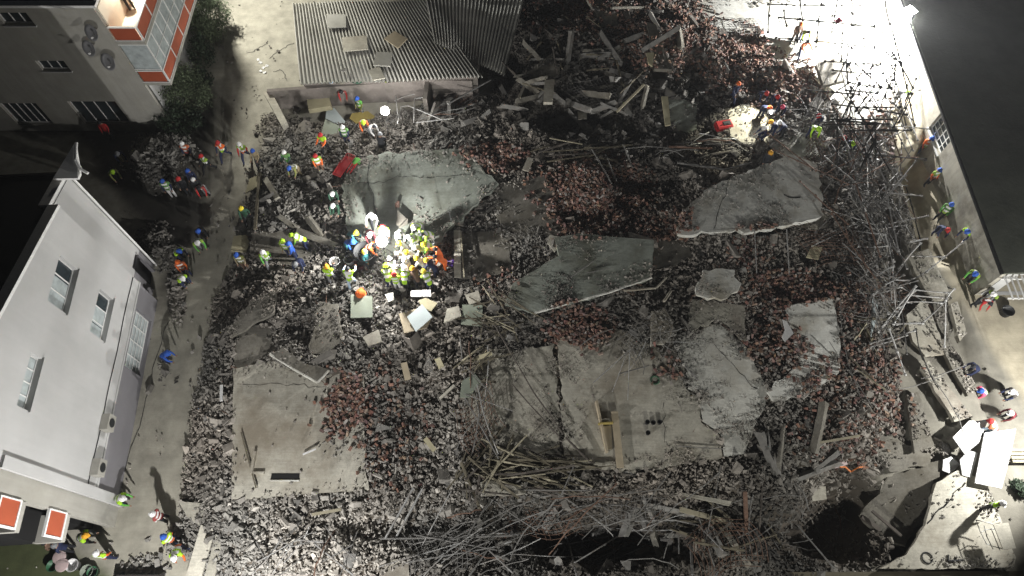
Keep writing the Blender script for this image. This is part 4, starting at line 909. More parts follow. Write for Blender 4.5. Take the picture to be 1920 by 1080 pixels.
# white house: east gable wall
C0 = P(225, 945); A0 = P(310, 500); d = (A0-C0).normalized(); n = Vector((d.y, -d.x, 0)); o = C0.copy()
house = empty('white_house', C0, 'white three storey gable house with orange balcony panels beside the lane', 'house'); inv = -C0
def hb(): return MB()
oo = Vector((0, 0, 0))
zt = lambda s: 8.45+(11.9-s)*.235 if s > 4.2 else 8.45+(11.9-4.2)*.235-(4.2-s)*.235
wins = [(6.38, 8.42, 6.75, 8.0), (6.36, 8.42, 3.88, 5.0), (2.1, 4.15, 7.45, 8.1)]
b = hb(); holed_wall(b, oo, d, n, 0, 10.25, zt, wins, .3, 0, 2.0); holed_wall(b, oo, d, n, 10.25, 12.29, zt, [(11.0, 11.9, 2.0, 2.3)], .3, -.38, 2.0)
b.build('wall', M['wall_white'], house)
b = hb(); holed_wall(b, oo, d, n, 0, 10.25, lambda s: 1.999, [(6.0, 9.0, .2, 1.78)], .3, -.06, -.6); holed_wall(b, oo, d, n, 10.25, 12.29, lambda s: 1.999, [(11.0, 11.9, -.2, 1.998)], .3, -.40, -.6)
b.build('plinth_wall', M['wall_grey'], house)
b = hb(); wallquad(b, oo, d, n, 11.0, 11.9, -.2, 2.0, -.6, .05); b.build('doorway', M['dark'], house)
# body behind (other walls), roof
W = -n
b = hb()
nd = d*12.29
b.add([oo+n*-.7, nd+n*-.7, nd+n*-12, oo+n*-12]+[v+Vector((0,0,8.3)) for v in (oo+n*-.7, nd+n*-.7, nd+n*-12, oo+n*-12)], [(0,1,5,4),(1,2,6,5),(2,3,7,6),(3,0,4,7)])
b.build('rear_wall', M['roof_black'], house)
b = hb(); pk = 4.2
def rp(s, t, dz=0): return oo+d*s+n*t+Vector((0, 0, (8.45+(11.9-pk)*.235)-abs(s-pk)*.235+dz))
b.add([rp(-.3, -.35, -.15), rp(pk, -.35, -.15), rp(pk, -12, -.15), rp(-.3, -12, -.15)], [(0,1,2,3)]); b.add([rp(pk, -.35, -.15), rp(12.5, -.35, -.15), rp(12.5, -12, -.15), rp(pk, -12, -.15)], [(0,1,2,3)])
b.build('roof', M['roof_black'], house)
b = hb(); 
for a_, c_2 in ((-.1, pk), (pk, 10.25), (10.25, 12.35)):
    t0 = .06 if a_ < 10 else -.33
    vs = [rp(a_, t0, 0), rp(c_2, t0, 0), rp(c_2, t0-.42, 0), rp(a_, t0-.42, 0)]; b.prism([v+Vector((0,0,.10)) for v in vs], [v-Vector((0,0,.04)) for v in vs])
b.build('coping', M['frame'], house)
window(house, oo, d, n, *wins[0][:2], *wins[0][2:], 3, curtain=[(.02,.62)])
window(house, oo, d, n, *wins[1][:2], *wins[1][2:], 3, curtain=[(.3,.66),(.02,.28)])
window(house, oo, d, n, *wins[2][:2], *wins[2][2:], 4, curtain=[(.03,.97)])
window(house, oo, d, n, 6.0, 9.0, .2, 1.78, 4, off=-.06, horiz=4, fill='curtain', sill=False)
b = hb(); pts = [oo+d*s+n*.03+Vector((0,0,2.78+.03*math.sin(s*1.7))) for s in np.linspace(.2, 10.2, 16)]; b.path(pts, .018, 5); b.build('wall_cable', M['black'], house)
b = hb(); b.tube(oo+d*12.2+n*-.3, oo+d*12.2+n*-.3+Vector((0,0,8.4)), .05, 8); b.build('drainpipe', M['frame'], house)
b = hb(); wallquad(b, oo, d, n, -.02, 10.27, 2.0, 2.12, .03, .1); b.build('string_course', M['wall_white'], house)
for s in (1.05, 3.0):
    a_ = MB(); wallquad(a_, oo, d, n, s-.35, s+.35, 2.3, 2.85, .36, .34)
    u_ = a_.build('air_conditioner', M['wall_buff'], house); g = MB(); cc = oo+d*s+n*.365+Vector((0,0,2.57)); g.tube(cc, cc+n*.02, .2, 14); g.build('fan_grille', M['black'], u_)
# gable fin and gutter box at the north top
f0 = oo+d*12.3+n*-.4; b = hb()
tri = [P(u, v, z)-C0 for u, v, z in ((141, 266, 8.75), (99, 335, 8.85), (146, 334, 8.6), (150, 325, 8.55))]
b.prism(tri, [q-Vector((0, 0, .12)) for q in tri]); b.build('eave_overhang', M['frame'], house)
b = hb(); b.path([P(165,325,8.5)-C0, P(152,318,8.6)-C0, P(142,300,8.75)-C0, P(143,268,8.8)-C0], .06, 8); b.build('gutter', M['frame'], house)
# south face with balcony and orange panels
dS = -n; nS = -d
b = hb(); wallquad(b, oo, d, n, -.14, .3, -.3, 8.15, .12, .6); b.build('corner_pilaster', M['wall_white'], house)
b = hb(); wallquad(b, oo, d, n, -1.0, -.15, -.3, 8.6, -.02, .3); b.build('south_wall', M['wall_buff'], house)
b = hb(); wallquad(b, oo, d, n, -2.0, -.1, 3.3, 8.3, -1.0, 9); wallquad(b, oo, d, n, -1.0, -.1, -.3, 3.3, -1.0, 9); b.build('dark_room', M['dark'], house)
for z0 in (3.8, 6.6):
    bal = hb(); wallquad(bal, oo, d, n, -2.05, -1.0, z0-.3, z0-.05, .02, 1.1); balo = bal.build('balcony', M['wall_buff'], house)
    g = hb(); wallquad(g, oo, d, n, -1.92, -1.03, z0+.06, z0+1.06, .03, .05); g.build('balcony_panel', M['orange'], balo)
    g = hb()
    for a_, c2, e1, e2 in ((-1.99, -.98, z0-.02, z0+.06), (-1.99, -.98, z0+1.06, z0+1.14), (-1.99, -1.92, z0+.06, z0+1.06), (-1.03, -.98, z0+.06, z0+1.06)): wallquad(g, oo, d, n, a_, c2, e1, e2, .06, .1)
    g.build('panel_frame', M['frame'], balo)
# moved into place: children were built around the corner
# ---- buff apartment block (upper left)
D0 = P(328, 245); L0 = D0-Vector((20.4, 0, 0)); dx = Vector((1, 0, 0)); nx_ = Vector((0, -1, 0)); ox = L0-D0
blk = empty('apartment_block', D0, 'grey apartment block with satellite dishes and glazed red panelled balconies', 'building')
hol = [(15.5, 17.0, 7.9, 8.65), (15.5, 17.0, 4.85, 5.55), (11.4, 13.56, .57, 2.35), (15.4, 18.12, .6, 2.5)]
b = hb(); holed_wall(b, ox, dx, nx_, 0, 20.4, lambda s: 9.0, hol, .3, 0, -1); b.build('wall', M['wall_buff'], blk)
for i, h_ in enumerate(hol): window(blk, ox, dx, nx_, *h_, (3, 3, 5, 4)[i], sill=i < 2, fill='glass' if i != 3 else 'glass')
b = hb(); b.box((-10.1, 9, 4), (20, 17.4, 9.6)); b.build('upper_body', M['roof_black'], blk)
b = hb(); b.box((-10.1, .1, 9.05), (20.6, .35, .14)); b.build('coping', M['frame'], blk)
b = hb(); b.box((-.06, 5.2, 4), (.12, 10, 9.8)); b.build('east_wall', M['wall_white'], blk)
# balcony tower along the east side
XO = 1.42
bt = hb(); bt.box((XO/2+.02, 4.3, 3.86), (XO+.06, 8.6, .2)); bt.box((XO/2+.02, 4.3, 6.75), (XO+.06, 8.6, .22)); bo = bt.build('balcony', M['wall_buff'], blk)
for z0, z1 in ((3.97, 4.8), (6.87, 7.7)):
    pn = hb(); pn.box((XO/2, .06, (z0+z1)/2), (XO-.16, .05, z1-z0-.1)); pn.build('balcony_panel', M['orange'], bo)
    for k in range(5):
        y0 = .1+k*1.7; pn = hb(); pn.box((XO, y0+.85, (z0+z1)/2), (.05, 1.6, z1-z0-.1)); pn.build('balcony_panel', M['orange'], bo)
    g = hb()
    for zz_ in (z0, z1): g.box((XO/2, .06, zz_), (XO+.08, .1, .07)); g.box((XO, 4.36, zz_), (.1, 8.5, .07))
    for k in range(6): g.box((XO, .1+k*1.7, (z0+z1)/2), (.09, .06, z1-z0-.08))
    g.build('panel_frame', M['frame'], bo)
g = hb()
for k in range(11): g.box((XO, .08+k*.85, 5.75), (.06, .05, 1.8))
g.box((XO, 4.3, 5.6), (.05, 8.4, .04)); g.box((XO, 4.3, 6.6), (.08, 8.5, .06)); g.box((XO/2, .06, 6.6), (XO, .07, .06)); g.box((XO/2, .06, 4.9), (XO, .07, .05))
wf = g.build('window', M['frame'], blk)
g = hb(); g.box((XO-.01, 4.3, 5.7), (.015, 8.4, 1.8)); g.box((XO/2, .07, 5.7), (XO-.1, .015, 1.7)); g.build('pane', M['curtain'], wf)
g = hb(); g.box((XO/2, .9, 6.9), (.01, .01, .01)); 
b = hb(); b.box((.02, 4.3, 7.8), (.1, 8.2, 1.9)); b.box((XO/2, 4.3, 6.875), (XO-.1, 8.3, .02)); b.build('balcony_lining', mat('cream_paint', (.66,.61,.5), .8, .05, 2), blk)
lamp('balcony_lamp', (D0.x+.35, D0.y+2.6, 8.9), None, 620, (1, .93, .8), .1)
g = hb(); g.lathe([(0, -.06), (.09, -.05), (.11, 0), (.09, .05), (0, .06)], 12, (.2, 2.6, 9.0)); g.build('ceiling_lamp', M['lampdim'], blk, True)
for s, z, r_ in ((19.92, 7.8, .4), (19.24, 6.8, .4), (19.73, 5.9, .45)):
    e = empty('satellite_dish', Vector((L0.x+s, L0.y, z)), {7.8:'top satellite dish of three on the grey apartment wall', 6.8:'middle satellite dish on the grey apartment wall', 5.9:'lowest satellite dish of three on the grey apartment wall'}[z], 'satellite dish', 'satellite dishes')
    g = MB(); g.lathe([(0, 0), (r_*.4, .02), (r_*.7, .06), (r_, .14), (r_, .15), (r_*.7, .075), (r_*.4, .035), (0, .015)], 18)
    q = g.build('reflector', mat('dish_grey', (.26,.26,.265), .7, .1), e, True); q.location = (0, -.38, 0); q.rotation_euler = (R(62), 0, R(-20))
    g = MB(); g.tube((0, 0, -.1), (0, -.38, 0), .025).tube((0, -.38, -.1), (.12, -.85, .1), .015).build('arm', M['steel'], e)
    g = MB(); g.tube((.12, -.85, .1), (.13, -.92, .12), .05).build('receiver', M['frame'], e)
# ---- right building
rb = empty('roof_building', P(1830, 545), 'low building with a wide dark tiled roof and stained pale wall', 'building'); rb.location = (24.2, 15.9, 0)
b = hb(); holed_wall(b, oo, Vector((0, 1, 0)), Vector((-1, 0, 0)), 0, 26, lambda s: 2.75, [(8.4, 10.4, .9, 2.3)], .25, 0, -1.2); b.build('wall', M['wall_aged'], rb)
window(rb, oo, Vector((0, 1, 0)), Vector((-1, 0, 0)), 8.4, 10.4, .9, 2.3, 4, horiz=3, sill=True)
b = hb(); b.prism([(-.35, -.25, 2.86), (14, -.25, 3.9), (14, 27, 3.9), (-.35, 27, 2.86)], [(-.35, -.25, 2.74), (14, -.25, 3.75), (14, 27, 3.75), (-.35, 27, 2.74)])
ro = b.build('roof', M['roof_tile'], rb)
b = hb(); b.box((-.42, 13.4, 2.78), (.12, 27.3, .12)); b.build('gutter', M['roof_black'], rb)
b = hb(); holed_wall(b, Vector((.3, 0, 0)), Vector((1, 0, 0)), Vector((0, -1, 0)), 0, 8, lambda s: 2.7, [(.6, 3.5, 0, 2.2)], .2, 0, -.5); b.build('south_wall', M['wall_white'], rb)
b = hb()
for i in range(7): b.box((-.1+i*.28, -.85, 2.5), (.06, 1.3, .05))
for yy in (-.35, -1.4): b.box((.9, yy, 2.44), (2.4, .06, .06))
b.build('louvre_canopy', M['frame'], rb)
b = hb(); b.box((2.6, -1.2, 2.58), (1.4, 1.2, .05)); b.build('canopy_sheet', M['dark'], rb)

# ------------------------------------------------------------------ shed with corrugated roof and the low plaster wall
def corrugated(quad, nrib, name, root, mk):
    a, b_, c, d2 = [Vector(q) for q in quad]  # a-b front, d-c back
    vs = []; nu = nrib*8; nv = 14; bm = MB()
    for j in range(nv+1):
        for i in range(nu+1):
            t = i/nu; s = j/nv; p = a.lerp(b_, t).lerp(d2.lerp(c, t), s)
            z = .075*math.sin(t*nrib*2*math.pi)+.05*math.sin(t*9+s*4)+.03*float(fbm(np.array([p.x]), np.array([p.y]), .5, 2, 3)[0]) - (.02 if j % 7 == 0 else 0)
            vs.append(p+Vector((0, 0, z)))
    fs = [(j*(nu+1)+i, j*(nu+1)+i+1, (j+1)*(nu+1)+i+1, (j+1)*(nu+1)+i) for j in range(nv) for i in range(nu)]
    return bm.add(vs, fs).build(name, M[mk], root, True)
zr = 2.1
shed = empty('shed', P(565, 160), 'long shed with a grey corrugated roof at the top of the site', 'shed'); inv = -shed.location
Sq = lambda u, v, z: P(u, v, z)+inv
corrugated([Sq(563, 158, zr), Sq(905, 145, zr), Sq(800, -2, zr+.5), Sq(548, 5, zr+.5)], 46, 'roof_sheet', shed, 'corr')
corrugated([Sq(815, 80, zr+.4), Sq(945, 142, zr-.5), Sq(985, -12, zr-.2), Sq(795, -12, zr+.62)], 26, 'broken_roof_sheet', shed, 'corr')
b = hb(); b.prism([Sq(566, 150, zr-.1), Sq(895, 142, zr-.15), Sq(900, 5, zr+.1), Sq(552, 8, zr+.35)], [Vector((q.x, q.y, -.2)) for q in (Sq(566, 150, zr-.1), Sq(895, 142, zr-.15), Sq(900, 5, zr+.1), Sq(552, 8, zr+.35))]); b.build('wall', M['wall_raw'], shed)
def onroof(pts, mk, lab, nm='cement_board', z=2.28, th=.06):
    c = sum((Vector((u, v)) for u, v in pts), Vector((0, 0)))/len(pts); zz_ = 2.1+.5*(155-c.y)/150+.08
    top_ = [P(u, v, zz_+.05) for u, v in pts]; o = MB().prism(top_, [q-Vector((0, 0, th)) for q in top_]).build(nm, M[mk]); return tag(o, lab, 'board', 'boards lying on the corrugated roof')
onroof([(612,26),(648,27),(649,50),(613,52)], 'corr', 'square grey board nearest the top of the corrugated roof')
onroof([(641,70),(687,66),(690,92),(643,96)], 'slab_pale', 'stained oblong board on the corrugated roof')
onroof([(720,72),(740,58),(764,72),(746,90)], 'boardt', 'diamond turned tan board on the corrugated roof')
onroof([(705,97),(736,98),(732,124),(700,122)], 'corr', 'square grey board nearest the roof gutter')
onroof([(690,132),(712,124),(722,146),(700,150)], 'slab_grey', 'dusty grey scrap at the lower roof edge')
for (u, v, s) in ((641,133,.5),(634,115,.22),(708,48,.18),(706,60,.15),(665,118,.2),(830,100,.25)):
    p = P(u, v, 2.4); o = link('concrete_chunk', variants[1 if s > .3 else 3]); o.location = p; o.scale = (s, s*.9, s); tag(o, f'{"rounded grey lump" if s > .3 else "small stone"} lying on the corrugated roof', 'concrete chunk', 'stones lying on the corrugated roof')
wl = empty('plaster_wall', P(500, 166, 1.5), 'broken bare plaster wall below the corrugated roof', 'wall'); wl.location.z = 0; inv = -wl.location
Wq = lambda u, v, z: P(u, v, z)+inv
def wseg(pts, th, z1, z0=-.6, mk='wall_raw', nm='masonry'):
    pp = [Wq(u, v, z1) for u, v in pts]; b = hb()
    for a_, c2 in zip(pp, pp[1:]):
        dn = Vector((-(c2-a_).y, (c2-a_).x, 0)).normalized()*th
        t_ = [a_, c2, c2+dn, a_+dn]; b.prism(t_, [Vector((q.x, q.y, z0)) for q in t_])
    return b.build(nm, M[mk], wl)
wseg([(500,172),(610,164),(722,156)], .22, 1.55, -.8)
wseg([(722,156),(800,150),(885,152)], .22, 1.7, -.8)
wseg([(800,185),(805,150)], .25, 1.6, -.8)
o = MB().prism([P(u, v, 1.3) for u, v in ((493,172),(508,170),(538,228),(528,236))], [P(u, v, 1.3)-Vector((0,0,.45)) for u, v in ((493,172),(508,170),(538,228),(528,236))]).build('concrete_beam', M['slab_pale'])
tag(o, 'grey concrete beam slanting down from the left end of the plaster wall', 'beam')
for i, (u, v, t) in enumerate([(605,150,'left'),(620,151,'right')]):
    p = P(u, v, 1.75); e = empty('water_bottle', p, f'light blue water bottle, {t} of the pair on the plaster wall', 'bottle', 'water bottles on the plaster wall')
    q = MB().lathe([(0, -.2), (.13, -.2), (.14, -.1), (.13, 0), (.14, .1), (.1, .18), (.04, .22), (.04, .26)], 12).build('bottle_body', M['bluew'], e, True)
    q = MB().lathe([(.045, .24), (.045, .28), (0, .28)], 10).build('cap', M['white'], e, True); e.rotation_euler = (R(80), 0, R(20*i))
for i, (u, v, mk, lab) in enumerate([(638,153,'slab_dark','pile of pale rags on the plaster wall'),(652,148,'white','white crumpled bag on the plaster wall'),(668,152,'darkg','dark green bag on the plaster wall'),(684,145,'bluew','teal box bag on the plaster wall'),(705,148,'pale','crumpled pale plastic bags on the plaster wall'),(724,152,'olive','olive bottle standing on the plaster wall')]):
    m_ = M.get(mk) or (cm('darkgreen') if mk == 'darkg' else cm('olive')); p = P(u, v, 1.8); bm = bmesh.new(); bmesh.ops.create_icosphere(bm, subdivisions=2, radius=.22)
    rr = random.Random(i)
    for vv in bm.verts: vv.co *= rr.uniform(.75, 1.2); vv.co.z *= .7
    me = bpy.data.meshes.new('bag'); bm.to_mesh(me); bm.free(); me.materials.append(m_); o = link('bag', me); o.location = p; o.scale = (1.4, .9, .9) if i != 5 else (.4, .4, 1)
    tag(o, lab, 'bag', 'bags left on the plaster wall')

# bottom kerb wall along the southern edge
b = MB(); a_ = P(1130, 1081, .1); c2 = P(1915, 1077, .1); b.bar(a_, c2, .25, .3); tag(b.build('boundary_wall', M['wood']), 'low tan boundary wall along the bottom edge', 'wall')

# ------------------------------------------------------------------ excavator bucket and odds
e = empty('digger_bucket', P(268, 1084, .1), 'dark toothed digger bucket resting at the lane bottom', 'digger bucket')
b = MB(); prof = [(-.1, .5), (.35, .45), (.45, .1), (.2, -.25), (-.35, -.3)]
for i, (y0, z0) in enumerate(prof[:-1]):
    y1, z1 = prof[i+1]; b.add([(-.9, -y0, z0), (.9, -y0, z0), (.9, -y1, z1), (-.9, -y1, z1), (-.9, -y0*.93, z0*.93), (.9, -y0*.93, z0*.93), (.9, -y1*.93, z1*.93), (-.9, -y1*.93, z1*.93)], [(0,1,2,3),(7,6,5,4)])
b.add([(-.9, -y, z) for y, z in prof], [tuple(range(5))]); b.add([(.9, -y, z) for y, z in prof], [tuple(range(5))])
b.build('bucket_shell', simple('worn_iron', (.025,.022,.02), .7), e)
for i in range(7): MB().add([(-.86+i*.27, .34, -.32), (-.74+i*.27, .34, -.32), (-.74+i*.27, .34, -.24), (-.86+i*.27, .34, -.24), (-.8+i*.27, .62, -.3)], [(0,1,2,3),(0,1,4),(1,2,4),(2,3,4),(3,0,4)]).build('tooth', M['rod'], e)
b = MB(); b.bar((-.3, -.3, .5), (-.3, -1.6, .9), .12, .2).bar((.3, -.3, .5), (.3, -1.6, .9), .12, .2).build('linkage', M['rod'], e)
def ring(u, v, r_, mk, lab, nm='hose_ring', tr=.03, dz=.03):
    p = G(u, v); pts = [Vector((r_*math.cos(a), r_*math.sin(a), tr)) for a in np.linspace(0, 6.0, 18)]
    o = MB().path(pts, tr, 6).build(nm, M[mk]); o.location = p; tag(o, lab, 'ring')
ring(1738, 1046, .22, 'black', 'black hose ring on the bright yard slab')
ring(1228, 713, .2, 'greenb', 'green hose ring on the central slab')
ring(838, 593, .08, 'white', 'tiny white ring on rubble beside the grey lump')
prod('steel_angle', [(1778,1040),(1778,1052),(1805,1050)], .05, .04, 'black', 'black angle bar on the bright yard slab')
# orange trestle at the pit
p = G(1605, 875, .8); e = empty('trestle', p+Vector((0, 0, .4)), 'orange metal trestle with pinkish sheet at the pit edge', 'trestle')
MB().bar((-.7, 0, .3), (-.35, .05, .1), .06, .06).bar((-.35, .05, .1), (-.1, -.15, .0), .06, .06).bar((-.1, -.15, 0), (.2, 0, .2), .06, .06).bar((.2, 0, .2), (.7, .1, .1), .06, .06).build('frame', M['orangep'], e)
MB().box((-.65, .15, .3), (.7, .25, .04), Euler((.2, .1, .3)).to_matrix()).build('sheet', M['pinkish'], e)
MB().box((.55, .1, .15), (.35, .3, .05), Euler((.3, .1, .3)).to_matrix()).build('plate', M['rust'], e)
# stretcher
p = G(648, 318); e = empty('stretcher', p+Vector((0, 0, .35)), 'red stretcher on rubble carrying a green wrapped patient', 'stretcher', rz=R(-25))
MB().prism([(-.28,-.95,.05),(.28,-.95,.05),(.33,0,.05),(.28,.95,.05),(-.28,.95,.05),(-.33,0,.05)], [(-.28,-.95,0),(.28,-.95,0),(.33,0,0),(.28,.95,0),(-.28,.95,0),(-.33,0,0)]).build('tray', M['redc'], e)
MB().path([(-.3,-.98,.1),(-.35,0,.12),(-.3,.98,.1),(.3,.98,.1),(.35,0,.12),(.3,-.98,.1),(-.3,-.98,.1)], .03).build('rail', M['redc'], e)
e.scale = (.8, .8, .8)
# red bag, flag
p = G(1355, 240); e = empty('equipment_bag', p, 'red equipment bag left of the lit ground circle', 'bag', rz=.2)
MB().box((0, 0, .2), (1.0, .6, .38)).build('bag_body', M['redc'], e, bevel=.08); MB().box((.15, 0, .4), (.45, .3, .05)).build('pocket', M['black'], e, bevel=.01)
MB().path([(-.3,-.1,.38),(-.1,-.1,.5),(.1,-.1,.5),(.3,-.1,.38)], .02).build('handle', M['black'], e)
p = P(1573, 30, 3.4); b = MB(); b.add([(0,0,0),(.25,-.5,-.1),(.1,-.6,.1),(-.3,-.55,0),(-.45,-.5,.1),(-.1,-.2,.06)], [(0,1,2,5),(5,2,3,4)]); o = b.build('cloth_flag', M['magenta']); o.location = p
tag(o, 'magenta cloth hanging from the fallen scaffold grid', 'cloth')
p = G(745, 388); e = empty('brick_stack', p, 'short stack of orange brown bricks on the slab above the crowd', 'bricks')
for i in range(4): q = link('brick', bme, e); q.location = (.01*i, .03*i, .04+.078*i); q.rotation_euler = (0, 0, .2*i+.4)
o = MB().box((0,0,.1), (.45,.35,.2)).box((.25,.1,.25),(.2,.2,.15)).build('bag', cm('purple'), bevel=.03); o.location = G(842, 497); tag(o, 'purple and pink bag right of the lit crowd', 'bag')
# wall light streak: work lights and floodlight fixture
def worklight(u, v, hh, lab, power, lens='lampw', size=.12, col=(1, .98, .95), up=0, lr=.15):
    p = G(u, v, hh); q = P(u, v, p.z+hh); e = empty('work_light', Vector((q.x, q.y, p.z)), lab, 'work light', 'work lights on stands')
    for k in range(3):
        a = 2.1*k+.3; MB().tube((0, 0, hh*.6), (.45*math.cos(a), .45*math.sin(a), 0), .015).build('leg', M['lampbody'], e)
    MB().tube((0, 0, hh*.5), (0, 0, hh-.1), .02).build('pole', M['lampbody'], e)
    MB().box((0, .1, hh), (.42, .08, .3)).build('housing', M['lampbody'], e)
    bm = bmesh.new(); bmesh.ops.create_uvsphere(bm, u_segments=16, v_segments=10, radius=lr); me = bpy.data.meshes.new('bulb'); bm.to_mesh(me); bm.free(); me.materials.append(M[lens]); me.shade_smooth()
    g = link('bulb', me, e); g.location = (0, 0, hh); g.visible_shadow = True
    l = lamp('work_lamp', (q.x, q.y-.02, p.z+hh+lr+.12), None, power, col, size)
    return e
worklight(722, 208, 1.7, 'blazing work light on a stand inside the broken wall', 600, lr=.24)
worklight(716, 452, 1.6, 'blazing work light on a stand in the middle of the rescue crowd', 2800, lr=.28)
worklight(1446, 212, 1.5, 'small work light standing among the navy clad firefighters', 60, 'lampdim', lr=.06)
lamp('ground_spot_lamp', Vector(G(1430, 215))+Vector((0, 0, 2.6)), G(1400, 232), 1500, (1, .97, .8), .05, 62, .3)
e = empty('floodlight', (23.62, 33.0, 3.2), 'blazing floodlight fixed at the eave of the dark roofed building', 'floodlight', rz=R(30))
MB().box((0, 0, 0), (.3, .7, .5)).build('housing', M['lampbody'], e)
MB().box((-.17, 0, .05), (.04, .62, .42), Euler((0, R(-25), 0)).to_matrix()).build('lens', M['lampw'], e)
MB().box((.05, 0, .28), (.34, .6, .04)).build('lens', M['lampw'], e)
MB().bar((.1, -.3, -.2), (.3, -.3, -.6), .04, .04).bar((.1, .3, -.2), (.3, .3, -.6), .04, .04).build('bracket', M['steel'], e)

# ------------------------------------------------------------------ trees and bushes
def plant(u, v, r_, hgt, lab, mk='leaf', nleaf=2600, name='bush', leaf=.09, trunk=True, cat='bush', grp='bushes by the apartment block'):
    p = P(u, v, hgt*.5); p.z = 0; rr = random.Random(int(u*3+v)); e = empty(name, p, lab, cat, grp)
    nr = np.random.default_rng(int(u+v)); cl = nr.normal(0, .62, (40, 3)); cl = cl/np.maximum(1, np.linalg.norm(cl, axis=1))[:, None]
    vs = []; fs = []; b = MB()
    for i in range(nleaf):
        c = cl[rr.randrange(40)]*.85; q = c+nr.normal(0, .17, 3); q = Vector((q[0]*r_, q[1]*r_, hgt*.5+q[2]*hgt*.48))
        if q.z < .05: continue
        m_ = Euler((rr.uniform(-1, 1), rr.uniform(-1, 1), rr.uniform(0, 6.3))).to_matrix(); l = leaf*rr.uniform(.6, 1.4)
        b.add([q+m_@Vector(t) for t in ((-l, 0, 0), (0, -l*.45, .01), (l, 0, 0), (0, l*.45, .01))], [(0, 1, 2, 3)])
    me = bpy.data.meshes.new('crown'); me.from_pydata(b.v, [], b.f); me.materials.append(M[mk]); link('crown', me, e)
    b = MB(); b.tube((0, 0, -.1), (.05, 0, hgt*.35), .09, 8, .06)
    for k in range(6):
        a = k*1.05; b.tube((.03, 0, hgt*.3), (r_*.5*math.cos(a), r_*.5*math.sin(a), hgt*.65), .04, 5, .015)
    b.build('trunk', M['bark'], e)
plant(378, 22, 1.5, 3.6, 'round pale green bush nearest the top left of the lane', 'leaf', 9000, 'tree', .07, cat='tree')
plant(345, 170, 1.35, 3.0, 'grey green bush below the red panelled balcony', 'leaf', 8000, 'tree', .06, cat='tree')
plant(375, 95, .8, 2.2, 'thin dark shrub between the two larger bushes', 'leafd', 1600)
plant(338, 222, 1.2, 1.8, 'dark low bush at the corner of the apartment block', 'leafd', 2400)
plant(375, 150, .7, 1.6, 'narrow dark shrub right of the grey green bush', 'leafd', 1500)
for i, (u, v, r_, h_, t) in enumerate([(1915,915,.4,.5,'low dark garden shrub at the yard edge')]):
    plant(u, v, r_, h_, t, 'leafd', 900, 'bush', .08, grp='garden shrubs')
p = P(1912, 852, .5); e = empty('garden_bench', (p.x, p.y, 0), 'orange brown wooden bench at the garden edge', 'bench')
for k in range(4): MB().box((.3, -.3+k*.17, .45), (1.4, .13, .04)).build('slat', M['woodp'], e)
for a_, c2 in ((-.3,-.3),(.9,-.3),(-.3,.2),(.9,.2)): MB().box((a_, c2, .21), (.07, .07, .42)).build('leg', M['wood'], e)

